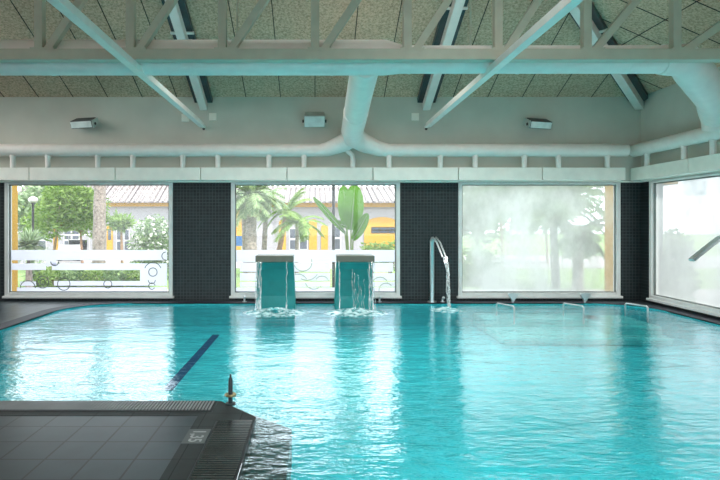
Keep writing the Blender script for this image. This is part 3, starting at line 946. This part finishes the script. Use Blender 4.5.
def fan_jet(px, label):
    d = 11.1
    x = (px - VX) * d / F
    t = empty('fan_jet', (x, d, ZD), label, 'water jet', 'fan-shaped jets on the far edge')
    mb = MB()
    k = 0.105
    outl = [(-0.025, 0.03), (-0.04, 0.07), (-k, 0.15), (-k * .9, 0.185), (0, 0.20), (k * .9, 0.185), (k, 0.15), (0.04, 0.07), (0.025, 0.03)]
    n_ = len(outl)
    vs = [(x + a, d - 0.05, ZD + b) for a, b in outl] + [(x + a * 0.9, d + 0.02, ZD + b) for a, b in outl]
    mb.add(vs, [tuple(range(n_)), tuple(range(n_, 2 * n_))] + [(i, (i + 1) % n_, (i + 1) % n_ + n_, i + n_) for i in range(n_)])
    mb.build('fan_head', M['chrome'], t, False, 0.006)
    mb = MB(); mb.tube([(x, d, ZD), (x, d, ZD + 0.06)], 0.03, 12); mb.build('stem', M['chrome'], t, True)
fan_jet(512.5, 'chrome fan-shaped jet below the middle of the misted window')
fan_jet(584.5, 'chrome fan-shaped jet below the ochre edge of the misted window')
def grab(px, py, label, tilt):
    d = 10.45
    x = (px - VX) * d / F
    mb = MB()
    # bent rail rising from the water near the edge
    a, b = Vector((x - 0.09, d + 0.2, -0.25)), Vector((x + 0.10, d - 0.2, -0.25))
    za = 0.075
    pts = [a, Vector((a.x, a.y, za - 0.03)), Vector((a.x + 0.012, a.y - 0.02, za)), Vector((b.x - 0.012, b.y + 0.02, za)), Vector((b.x, b.y, za - 0.03)), b]
    mb.tube(pts, 0.017, 10)
    tag(mb.build('grab_rail', M['chrome'], None, True), label, 'grab rail', 'grab rails at the massage bench')
grab(505, 310, 'bent chrome grab rail in the water nearest the dark spout pillar', 1)
grab(573, 310, 'bent chrome grab rail in the water below the second fan jet', 1)
grab(636, 309, 'bent chrome grab rail in the water at the rounded pool corner', 1)

# ------------------------------------------------------------------ foreground deck details
def grating(name, x0, x1, y0, y1, along, pitch, label, polyclip=None):
    t = empty(name, ((x0 + x1) / 2, (y0 + y1) / 2, ZD), label, 'grating', 'overflow gratings along the tiled deck')
    mb = MB(); mb.box((x0, y0, ZD + 0.0005), (x1, y1, ZD + 0.003)); mb.build('gutter_bed', M['gutter'], t)
    mb = MB()
    if along == 'y':
        x = x0
        while x < x1 - pitch * 0.4:
            mb.box((x, y0 + 0.03, ZD + 0.002), (x + pitch * 0.5, y1 - 0.015, ZD + 0.012)); x += pitch
    else:
        y = y0
        while y < y1 - pitch * 0.4:
            mb.box((x0 + 0.012, y, ZD + 0.002), (x1 - 0.012, y + pitch * 0.5, ZD + 0.012)); y += pitch
    mb.build('bars', M['grate'] if along == 'y' else M['grate_wet'], t)
M['grate_wet'] = mottled('wet grating bar', (0.045, 0.052, 0.05), 0.22, var=0.3)
grating('overflow_grating', PX0, -0.86, 4.67, DY - 0.005, 'y', 0.028, 'pale barred overflow grating between slate tiles and water')
grating('overflow_grating', -0.78, DX - 0.004, -2.0, 4.44, 'x', 0.034, 'dark wet overflow grating beside the submerged ledge')
# darker border tiles round the corner
mb = MB()
mb.box((-0.955, -3.0, ZD + 0.0004), (-0.785, 4.66, ZD + 0.002))
mb.box((-6.5, 4.57, ZD + 0.0004), (-0.955, 4.665, ZD + 0.002))
pl = [(-0.785, 4.445), (DX - 0.003, 4.445), (DX - 0.003, 4.55), (-0.83, DY - 0.003), (-0.855, DY - 0.003), (-0.855, 4.66), (-0.785, 4.66)]
mb.add([(x, y, ZD + 0.002) for x, y in pl], [tuple(range(len(pl)))])
struct(mb.build('trim_6', M['border']))
# depth mark tile, digits read by someone facing the pool
t = empty('depth_marker_tile', (-0.87, 4.12, ZD), 'grey depth marker tile with white digits set in the border beside the grating', 'depth marker')
mb = MB(); mb.box((-0.955, 3.985, ZD + 0.001), (-0.79, 4.265, ZD + 0.006)); mb.build('tile', M['tag'], t)
fc = bpy.data.curves.new('digits', 'FONT'); fc.body = '1,35'; fc.size = 0.135; fc.align_x = 'CENTER'; fc.align_y = 'CENTER'; fc.extrude = 0.0005; fc.offset = 0.002
tmp = bpy.data.objects.new('digits', fc); col.objects.link(tmp)
dg = bpy.context.evaluated_depsgraph_get()
fm = bpy.data.meshes.new_from_object(tmp.evaluated_get(dg))
bpy.data.objects.remove(tmp); bpy.data.curves.remove(fc)
fm.materials.clear(); fm.materials.append(M['tag_ink'])
fo = bpy.data.objects.new('digits', fm); col.objects.link(fo)
fo.parent = t
fo.location = (-0.002, 0.005, 0.0068); fo.rotation_euler = (0, 0, R(-90))
# stub post at the wet corner
c = at(230.5, 408, 4.86)
t = empty('corner_post', (c.x, 4.86, ZD), 'short dark post with a pale collar at the wet deck corner', 'post')
mb = MB(); mb.tube([(c.x, 4.86, ZD), (c.x, 4.86, ZD + 0.20), (c.x, 4.86, ZD + 0.225), (c.x, 4.86, ZD + 0.235), (c.x, 4.86, ZD + 0.262)], [0.019, 0.019, 0.016, 0.008, 0.008], 14)
mb.build('post', M['dark_steel'], t, True)
mb = MB(); mb.torus((c.x, 4.86, ZD + 0.085), 0.042, 0.011, 'Z'); mb.tube([(c.x, 4.86, ZD + 0.08), (c.x, 4.86, ZD + 0.09)], 0.042, 16)
mb.build('collar', M['brass'], t, True)
mb = MB(); mb.tube([(c.x, 4.86, ZD + 0.001), (c.x, 4.86, ZD + 0.014)], 0.045, 16); mb.build('foot_flange', M['dark_steel'], t, True)

# ------------------------------------------------------------------ the garden
GZ = -0.15
mb = MB(); mb.box((-70, YB + T + 0.001, GZ - 0.3), (70, 90, GZ)); struct(mb.build('garden_ground', M['lawn']))
mb = MB(); mb.box((-70, -60, GZ - 0.3), (-XL - T, YB + T, GZ - 0.12)); mb.box((HW + T, -60, GZ - 0.3), (70, YB + T, GZ - 0.12)); mb.box((-XL - T, -60, GZ - 0.3), (HW + T, YR - T, GZ - 0.12)); struct(mb.build('outer_ground', M['paving']))
mb = MB(); mb.box((-60, YB + T + 0.002, GZ), (60, 14.6, GZ + 0.02)); mb.box((-60, 21.5, GZ), (60, 29.6, GZ + 0.02)); struct(mb.build('garden_path', M['paving']))

def leafcloud(mb, c, rad, nleaf, size, rng, shell=0.5, aspect=2.0):
    c = Vector(c)
    for _ in range(nleaf):
        while True:
            p = Vector((rng.uniform(-1, 1), rng.uniform(-1, 1), rng.uniform(-1, 1)))
            if shell < p.length <= 1: break
        q = c + Vector((p.x * rad[0], p.y * rad[1], p.z * rad[2])) * (1 + rng.uniform(-0.12, 0.12))
        d = Vector((rng.gauss(0, 1), rng.gauss(0, 1), rng.gauss(0, 0.7))).normalized()
        s2 = d.cross(Vector((rng.gauss(0, 1), rng.gauss(0, 1), rng.gauss(0, 1)))).normalized()
        L = size * rng.uniform(0.6, 1.4); W = L / aspect
        nrm = d.cross(s2) * W * 0.25
        mb.add([q, q + d * L * 0.5 + s2 * W * 0.5 - nrm, q + d * L, q + d * L * 0.5 - s2 * W * 0.5 - nrm], [(0, 1, 2), (0, 2, 3)])
def frond(mb, base, az, elev, L, droop, rng, leaflets=26, ll=0.45, lw=0.03):
    d = Vector((math.cos(az) * math.cos(elev), math.sin(az) * math.cos(elev), math.sin(elev)))
    p = Vector(base); pts = [p.copy()]
    N = leaflets; step = L / N
    side = Vector((-math.sin(az), math.cos(az), 0))
    for i in range(N):
        d = (d + Vector((0, 0, -droop / N))).normalized()
        p = p + d * step; pts.append(p.copy())
        u = i / N
        l = ll * (0.35 + 0.65 * math.sin(math.pi * min(1, 0.12 + u * 0.9)))
        for s_ in (-1, 1):
            t_ = (side * s_ + d * 0.7 + Vector((0, 0, -0.25 + rng.uniform(-.15, .15)))).normalized()
            w_ = d * lw
            mb.add([p - w_, p + w_, p + t_ * l], [(0, 1, 2)])
    mb.tube(pts[::4] + [pts[-1]], [0.018] * (len(pts[::4])) + [0.004], 5)
def palm(name, x, y, h, r, label, nf, L, mat, seed, lean=0.0, elev=(10, 75), ll=0.5, group=None, bark='bark', droop=1.3):
    rng = random.Random(seed)
    t = empty(name, (x, y, GZ), label, 'palm', group)
    mb = MB(); pts = []; rs = []
    for i in range(15):
        u = i / 14
        pts.append((x + lean * u, y, GZ + h * u)); rs.append(r * (1.25 - 0.35 * u) * (1 + 0.10 * (i % 2)))
    mb.tube(pts, rs, 12); mb.build('trunk', M[bark], t, True)
    mb = MB()
    for i in range(nf):
        frond(mb, (x + lean, y, GZ + h), 2 * math.pi * i / nf * 1.618 * 2 + rng.uniform(-.3, .3), R(rng.uniform(*elev)), L * rng.uniform(0.8, 1.15), droop * rng.uniform(0.7, 1.2), rng, 24, ll)
    mb.build('fronds', mat, t)
    return t
def tree(name, c, rad, nleaf, size, mat, trunk, label, cat, seed, group=None, r=0.06, aspect=2.0, bark='bark_warm'):
    rng = random.Random(seed)
    base = (c[0] + trunk[0], c[1], GZ)
    t = empty(name, base, label, cat, group)
    mb = MB(); mb.tube([base, (c[0] + trunk[0] * 0.5, c[1], (c[2] + GZ) / 2), (c[0], c[1], c[2])], [r, r * 0.8, r * 0.4], 8)
    for k in range(4):
        a = k * 1.7; mb.tube([(c[0] + trunk[0] * 0.4, c[1], c[2] - rad[2] * 0.7), (c[0] + rad[0] * 0.5 * math.cos(a), c[1] + rad[1] * 0.5 * math.sin(a), c[2] + 0.1)], [r * 0.5, r * 0.2], 6)
    mb.build('trunk', M[bark], t, True)
    mb = MB()
    for k in range(7):
        cc = (c[0] + rng.uniform(-.5, .5) * rad[0], c[1] + rng.uniform(-.5, .5) * rad[1], c[2] + rng.uniform(-.4, .45) * rad[2])
        leafcloud(mb, cc, (rad[0] * 0.62, rad[1] * 0.62, rad[2] * 0.58), nleaf // 7, size, rng, 0.35, aspect)
    mb.build('foliage', mat, t)
    return t
def bush(name, c, rad, nleaf, size, mat, label, seed, flowers=0, group=None, aspect=2.0):
    rng = random.Random(seed)
    t = empty(name, (c[0], c[1], GZ), label, 'shrub', group)
    mb = MB(); leafcloud(mb, c, rad, nleaf, size, rng, 0.3, aspect); mb.build('foliage', mat, t)
    mb = MB()
    for k in range(5):
        a = k * 1.3; mb.tube([(c[0], c[1], GZ), (c[0] + rad[0] * .4 * math.cos(a), c[1] + rad[1] * .4 * math.sin(a), c[2])], [0.03, 0.012], 6)
    mb.build('stems', M['bark_warm'], t)
    if flowers:
        mb = MB(); leafcloud(mb, c, rad, flowers, size * 0.8, rng, 0.75, 1.2); mb.build('flowers', M['flower'], t)['kind'] = 'stuff'
    return t
def X(px, d): return (px - VX) * d / F
def Z(py, d): return EYE - (py - VY) * d / F

# ochre columns just outside the glass
for x0, x1, txt in ((-7.0, -6.55, 'ochre rendered column outside the palm trunk window'), (6.38, 7.0, 'ochre rendered column seen through the misted window')):
    mb = MB(); mb.box((x0, 11.85, GZ), (x1, 12.35, 3.3)); mb.box((x0 - 0.03, 11.82, GZ), (x1 + 0.03, 12.38, GZ + 0.12))
    if x0 > 0: mb.box((x0, 11.86, 2.42), (7.7, 12.34, 3.29))
    tag(mb.build('garden_column', M['yellow'], None, False, 0.01), txt, 'column', 'ochre columns outside the windows')

# houses
def house(x0, x1, y, eave, ridge, yr, label, doors, windows, arches, cornice_h=0.2):
    t = empty('garden_house', ((x0 + x1) / 2, y, GZ), label, 'house', 'low houses across the garden')
    MB().box((x0, y, GZ), (x1, y + 7, eave)).build('wall', M['house_white'], t)
    mb = MB(); mb.box((x0 - 0.2, y - 0.25, eave), (x1 + 0.2, y + 7.2, eave + cornice_h)); mb.build('cornice', M['yellow'], t)
    mb = MB(); mb.prism([(y - 0.55, eave + cornice_h), (yr, ridge), (y + 7.5, eave + cornice_h)], x0 - 0.3, x1 + 0.3)
    xx = x0 - 0.2
    while xx < x1 + 0.2:
        mb.bar((xx, y - 0.56, eave + cornice_h + 0.02), (xx, yr, ridge + 0.02), 0.14, 0.10); xx += 0.30
    mb.build('roof', M['roof'], t)
    for a, b, zt in doors:
        f = MB().box((a, y - 0.06, GZ), (b, y + 0.02, zt)).build('door', M['yellow'], t)
        MB().box((a + 0.08, y - 0.075, zt - 0.75), (b - 0.08, y - 0.058, zt - 0.2)).build('door_pane', M['dark_pane'], f)
    for a, b, z0, z1 in windows:
        f = MB()
        f.box((a, y - 0.05, z0), (b, y + 0.02, z1))
        f = f.build('window', M['white_joinery'], t)
        g = MB(); nx = max(1, round((b - a) / 0.45)); wv = (b - a) / nx
        for i in range(nx):
            for j in range(2):
                zz = z0 + (z1 - z0) * j / 2
                g.box((a + i * wv + 0.05, y - 0.065, zz + 0.05), (a + (i + 1) * wv - 0.05, y - 0.05, zz + (z1 - z0) / 2 - 0.05))
        g.build('pane', M['dark_pane'], f)
    for a, b, z0, z1 in arches:
        pts = [(a, z0), (b, z0), (b, z1 - (b - a) * 0.25)] + [((a + b) / 2 + (b - a) / 2 * math.cos(R(k)), z1 - (b - a) * 0.25 + (b - a) * 0.25 * math.sin(R(k))) for k in range(15, 180, 15)] + [(a, z1 - (b - a) * 0.25)]
        m = len(pts)
        mb = MB(); mb.add([(px_, y - 0.05, pz) for px_, pz in pts] + [(px_, y + 0.01, pz) for px_, pz in pts], [tuple(range(m)), tuple(range(m, 2 * m))] + [(i, (i + 1) % m, (i + 1) % m + m, i + m) for i in range(m)])
        mb.build('arch_panel', M['yellow'], t)
    return t
D1 = 30.0
house(X(18, D1), X(176, D1), D1, Z(206.5, D1), 4.9, D1 + 3.5, 'low white house with ochre cornice behind the palm trunk',
      [(X(107, D1), X(113, D1), Z(226, D1)), (X(54, D1), X(58, D1), Z(226, D1))],
      [(X(116.5, D1), X(122, D1), Z(252, D1), Z(229, D1)), (X(124, D1), X(130, D1), Z(252, D1), Z(229, D1)), (X(38, D1), X(47, D1), Z(250, D1), Z(230, D1)), (X(64, D1), X(80, D1), Z(252, D1), Z(228, D1))], [])
D2 = 27.0
house(X(222, D2), X(420, D2), D2, Z(207, D2), 3.55, D2 + 3.2, 'low white house with ochre arches behind the banana leaf plant',
      [], [(X(289, D2), X(297, D2), Z(250, D2), Z(228, D2)), (X(299, D2), X(308, D2), Z(250, D2), Z(228, D2)), (X(333, D2), X(341, D2), Z(250, D2), Z(226, D2)), (X(371, D2), X(396, D2), Z(233.5, D2), Z(227, D2))],
      [(X(236, D2), X(246, D2), GZ, Z(208, D2)), (X(279, D2), X(286, D2), GZ, Z(220, D2)), (X(309, D2), X(317, D2), GZ, Z(219, D2)), (X(321, D2), X(328, D2), GZ, Z(225, D2)), (X(364, D2), X(400, D2), GZ, Z(217, D2))])

# palm trunk, trees and shrubs seen through the first window
palm('palm_tree', X(98.5, 17), 17, 6.2, 0.155, 'tall palm with thick bare grey trunk before the white house', 22, 2.6, M['leaf_palm'], 3, 0.1)
tree('leafy_tree', (X(60, 20), 20, Z(208, 20)), (1.35, 1.2, 1.15), 6500, 0.20, M['leaf_lime'], (-0.3,), 'lime green feathery tree beside the garden lamp', 'tree', 5, aspect=3)
tree('leafy_tree', (X(30, 24), 24, Z(206, 24)), (1.5, 1.2, 1.5), 3600, 0.26, M['leaf_grey'], (0.1,), 'paler grey-green tree standing behind the garden lamp', 'tree', 6, aspect=3)
tree('leafy_tree', (X(80, 23), 23, Z(218, 23)), (0.95, 0.9, 0.95), 2800, 0.2, M['leaf_lime'], (0.1,), 'small lime green tree touching the palm trunk', 'tree', 7, aspect=3)
bush('oleander_bush', (X(154, 17.5), 17.5, 0.82), (0.72, 0.7, 1.0), 2600, 0.15, M['leaf_mid'], 'rounded oleander bush with white flowers before the white house', 8, 260, aspect=3)
tree('young_palm', (X(121, 20), 20, Z(222, 20)), (0.55, 0.5, 0.28), 700, 0.26, M['leaf_lime'], (0.05,), 'small bright tree in front of the ochre house door', 'tree', 9, aspect=4)
# spiky yucca
def spiky(x, y, z, n_, L, mat, label, seed):
    rng = random.Random(seed); t = empty('yucca_plant', (x, y, GZ), label, 'plant')
    mb = MB(); mb.tube([(x, y, GZ), (x, y, z)], [0.09, 0.07], 8); mb.build('stem', M['bark'], t, True)
    mb = MB()
    for _ in range(n_):
        d = Vector((rng.gauss(0, 1), rng.gauss(0, 1), rng.gauss(0.35, 0.75))).normalized()
        s_ = d.cross(Vector((0, 0, 1))).normalized() * 0.03
        b = Vector((x, y, z)); l = L * rng.uniform(.75, 1.1)
        mid = b + d * l * 0.5
        mb.add([b - s_, b + s_, mid + s_, mid - s_, b + d * l + Vector((0, 0, -0.08))], [(0, 1, 2, 3), (3, 2, 4)])
    mb.build('leaves', mat, t)
spiky(X(29, 14.2), 14.2, 1.0, 420, 0.60, M['leaf_grey'], 'grey-green spiky yucca beside the ochre column', 4)
spiky(X(36, 15.6), 15.6, 0.15, 160, 0.6, M['leaf_grey'], 'low pale yucca at the foot of the garden lamp', 14)
# clipped low shrubs in a row
for i, (px, w_) in enumerate(((52, 0.75), (75, 0.7), (97, 0.75), (119, 0.7), (138, 0.6))):
    bush('low_shrub', (X(px, 15.4), 15.4, 0.10), (w_ / 1.6, 0.42, 0.36), 650, 0.11, M['leaf_mid'] if i % 2 else M['leaf_lime'], ['low clipped shrub nearest the yucca', 'low clipped shrub below the white cart', 'low clipped shrub at the foot of the palm trunk', 'low clipped shrub below the ochre door', 'low clipped shrub below the oleander bush'][i], 20 + i, group='low shrubs behind the frosted film')
# garden lamp
d = 16.0
t = empty('garden_lamp', (X(33, d), d, GZ), 'dark garden lamp post with a white globe', 'lamp')
mb = MB(); mb.tube([(X(33, d), d, GZ), (X(33, d), d, Z(203, d))], 0.035, 10); mb.build('post', M['black'], t, True)
mb = MB(); mb.ball((X(33, d), d, Z(200, d)), (0.13, 0.13, 0.10)); mb.build('globe', M['globe'], t, True)
mb = MB(); mb.tube([(X(33, d), d, Z(204, d)), (X(33, d), d, Z(202.5, d))], 0.07, 12); mb.build('collar', M['black'], t, True)
# white cart
d = 26.0; cx = X(74.5, d)
t = empty('golf_cart', (cx, d, GZ + 0.02), 'small white open golf cart with flat roof behind the palm trunk', 'cart')
zt = Z(234.5, d)
mb = MB(); mb.box((cx - 0.55, d - 0.6, zt - 0.05), (cx + 0.55, d + 0.6, zt)); mb.build('roof', M['cart_white'], t, False, 0.02)
for a in (-1, 1):
    for b in (-1, 1):
        mb = MB(); mb.tube([(cx + a * 0.5, d + b * 0.5, GZ + 0.35), (cx + a * 0.48, d + b * 0.5, zt - 0.04)], 0.022, 8); mb.build('roof_post', M['cart_white'], t)
        mb = MB(); mb.tube([(cx + a * 0.44 - 0.07, d + b * 0.5, GZ + 0.22), (cx + a * 0.44 + 0.07, d + b * 0.5, GZ + 0.22)], 0.2, 14); mb.build('wheel', M['black'], t, True)
mb = MB(); mb.prism([(d - 0.62, GZ + 0.25), (d - 0.62, GZ + 0.6), (d - 0.3, GZ + 0.78), (d - 0.2, GZ + 0.42), (d + 0.62, GZ + 0.42), (d + 0.62, GZ + 0.25)], cx - 0.5, cx + 0.5); mb.build('body', M['cart_white'], t, False, 0.02)
mb = MB(); mb.box((cx - 0.42, d, GZ + 0.42), (cx + 0.42, d + 0.4, GZ + 0.6)); mb.box((cx - 0.42, d + 0.35, GZ + 0.6), (cx + 0.42, d + 0.45, GZ + 0.95)); mb.build('seat', M['black'], t, False, 0.02)

# second window: clustered palms, lamp post, banana plant
t1 = palm('fan_palm', X(251, 18), 18, 2.55 - GZ - 0.05, 0.16, 'bushy palm with old leaf skirt near the blue panel', 46, 1.05, M['leaf_palm'], 11, 0.0, (-35, 80), 0.34)
mb = MB(); mb.tube([(X(251, 18), 18, Z(217, 18)), (X(251, 18), 18, Z(209, 18)), (X(251, 18), 18, Z(203, 18))], [0.22, 0.40, 0.20], 14); mb.build('leaf_skirt', M['bark_warm'], t1, True)
for px, ln, txt in ((246, -0.1, 'slim palm trunk crossing behind the bushy palm'), (263, 0.12, 'leaning slim palm with short crown beside the bushy palm')):
    palm('slim_palm', X(px, 19), 19, 2.6, 0.075, txt, 12, 0.9, M['leaf_grey'], 30 + px, ln, (0, 70), 0.3, 'slim palms in the garden')
palm('slim_palm', X(275, 20), 20, 2.15, 0.085, 'warm brown leaning palm with lime fronds', 20, 1.15, M['leaf_lime'], 15, 0.42, (-20, 75), 0.34, 'slim palms in the garden', 'bark_warm')
palm('slim_palm', X(297, 19), 19, 1.75, 0.055, 'short pale palm in front of the house windows', 16, 1.15, M['leaf_lime'], 16, 0.0, (-10, 70), 0.34, 'slim palms in the garden')
d = 15.0
t = empty('lamp_column', (X(333.5, d), d, GZ), 'tall dark lamp column behind the banana leaf plant', 'lamp')
mb = MB(); mb.tube([(X(333.5, d), d, GZ), (X(333.5, d), d, 4.0)], 0.042, 10); mb.build('post', M['black'], t, True)
mb = MB(); mb.ball((X(333.5, d), d, 4.15), 0.2); mb.build('globe', M['globe'], t, True)
d = 22.0
t = empty('blue_panel', (X(239, d), d, GZ), 'small blue panel on legs beside the bushy palm', 'panel')
mb = MB(); mb.box((X(234, d), d, Z(246, d)), (X(243.5, d), d + 0.08, Z(236, d))); mb.build('board', M['blue'], t)
for px in (235.5, 242):
    mb = MB(); mb.tube([(X(px, d), d + 0.04, GZ), (X(px, d), d + 0.04, Z(245, d))], 0.025, 8); mb.build('leg', M['white_joinery'], t)

def big_leaf(p, q, width, bend, mat, parent, face=(0, -1, 0), fold=0.18):
    p = Vector(p); q = Vector(q); d = q - p; L = d.length
    fc_ = Vector(face)
    side = d.cross(fc_).normalized()
    nrm = side.cross(d).normalized()
    N = 16; vs = []
    for i in range(N + 1):
        u = i / N
        c = p + d * u + nrm * bend * math.sin(math.pi * u)
        w_ = width * (math.sin(math.pi * min(1, u * 0.93 + 0.05)) ** 0.6) * (1 if u < 1 else 0.02) / 2
        rip = 0.012 * math.sin(i * 2.4)
        vs += [c - side * w_ + nrm * (fold * w_ + rip), c - side * w_ * 0.5 + nrm * fold * w_ * 0.35, c, c + side * w_ * 0.5 + nrm * fold * w_ * 0.35, c + side * w_ + nrm * (fold * w_ - rip)]
    fs = [(i * 5 + k, i * 5 + k + 1, (i + 1) * 5 + k + 1, (i + 1) * 5 + k) for i in range(N) for k in range(4)]
    mb = MB(); mb.add(vs, fs)
    o = mb.build('leaf', mat, parent, True)
    mb = MB(); mb.tube([p + d * (i / 6) + nrm * (bend * math.sin(math.pi * i / 6) + 0.004) for i in range(7)], [0.012, 0.011, 0.01, 0.009, 0.007, 0.005, 0.002], 6)
    mb.build('midrib', M['leaf_grey'], o)
    return o
d = 12.9
t = empty('banana_leaf_plant', (X(352, d), d, GZ), 'bright plant with huge paddle leaves close outside the middle window', 'plant')
g = lambda px, py, dd=d: at(px, py, dd)
leaves = [((351, 230), (355, 184), 0.48, 0.06, 0), ((347, 228), (343, 185), 0.34, 0.05, 0.15), ((345, 233), (312.5, 196.5), 0.15, 0.08, -0.2), ((353, 240), (368, 213), 0.26, 0.04, -0.15), ((346, 226), (334, 222), 0.16, 0.03, -0.1)]
for (a, b, w_, bd, dy) in leaves:
    big_leaf(g(*a, d + dy), g(*b, d + dy), w_, bd, M['leaf_big'], t)
    mb = MB(); q = g(*a, d + dy); mb.tube([(X(352, d), d, GZ), (X(351, d) * 0.5 + q.x * 0.5, d + dy * 0.5, (GZ + q.z) * 0.55), q], [0.03, 0.022, 0.014], 8)
    mb.build('stalk', M['leaf_lime'], t, True)
for i, (px, txt) in enumerate(((372, 'low leafy shrub beside the banana leaf plant'), (390, 'low leafy shrub below the large ochre arch'))):
    bush('garden_shrub', (X(px, 18), 18, 0.55), (0.42, 0.4, 0.45), 700, 0.13, M['leaf_lime'], txt, 50 + i, group='shrubs before the arched house')

# third window: drooping palm and house wall beyond the mist
palm('date_palm', X(556, 15), 15, 2.3, 0.09, 'drooping palm showing as a grey shape through the misted window', 40, 1.7, M['leaf_mid'], 21, -0.1, (-10, 70), 0.6)
palm('date_palm', X(578, 14.2), 14.2, 1.5, 0.11, 'shorter palm beside the ochre column behind the mist', 20, 0.9, M['leaf_mid'], 22, 0.0, (-20, 70), 0.45)
tree('leafy_tree', (X(500, 20), 20, 3.0), (2.0, 1.4, 1.2), 2200, 0.25, M['leaf_mid'], (0.1,), 'dark leafy tree behind the misted window', 'tree', 23)
bush('garden_shrub', (X(475, 16), 16, 0.35), (0.8, 0.6, 0.55), 900, 0.14, M['leaf_lime'], 'low lime shrub in the misted window corner near the pillar', 24)
# shrub outside the side window
bush('garden_shrub', (7.75, 12.0, 0.55), (0.3, 0.4, 0.95), 900, 0.16, M['leaf_mid'], 'dark shrub shadowing the misted side window', 25)

tree('leafy_tree', (X(545, 24), 24, 2.6), (2.2, 1.4, 1.4), 2400, 0.28, M['leaf_mid'], (0.1,), 'broad leafy tree farther back behind the misted window', 'tree', 61)
tree('leafy_tree', (X(476, 22), 22, 1.9), (1.3, 1.2, 1.2), 1800, 0.25, M['leaf_grey'], (0.1,), 'pale leafy tree behind the misted window, by the dark spout pillar', 'tree', 62)

bush('sky_block_shrub', (10.2, 10.2, 1.0), (0.9, 2.0, 1.5), 2600, 0.22, M['leaf_grey'], 'added tall pale shrub blocking the sky outside the far end of the side window', 71, group='sky-blocking shrubs added outside the side window')  # added to block the white sky behind the misted pane
bush('sky_block_shrub', (10.3, 6.4, 1.0), (0.9, 1.9, 1.4), 2200, 0.22, M['leaf_grey'], 'added tall pale shrub blocking sky outside the side window, behind the flat bent spout', 72, group='sky-blocking shrubs added outside the side window')  # second added shrub, also keeping bright sky off the misted glass
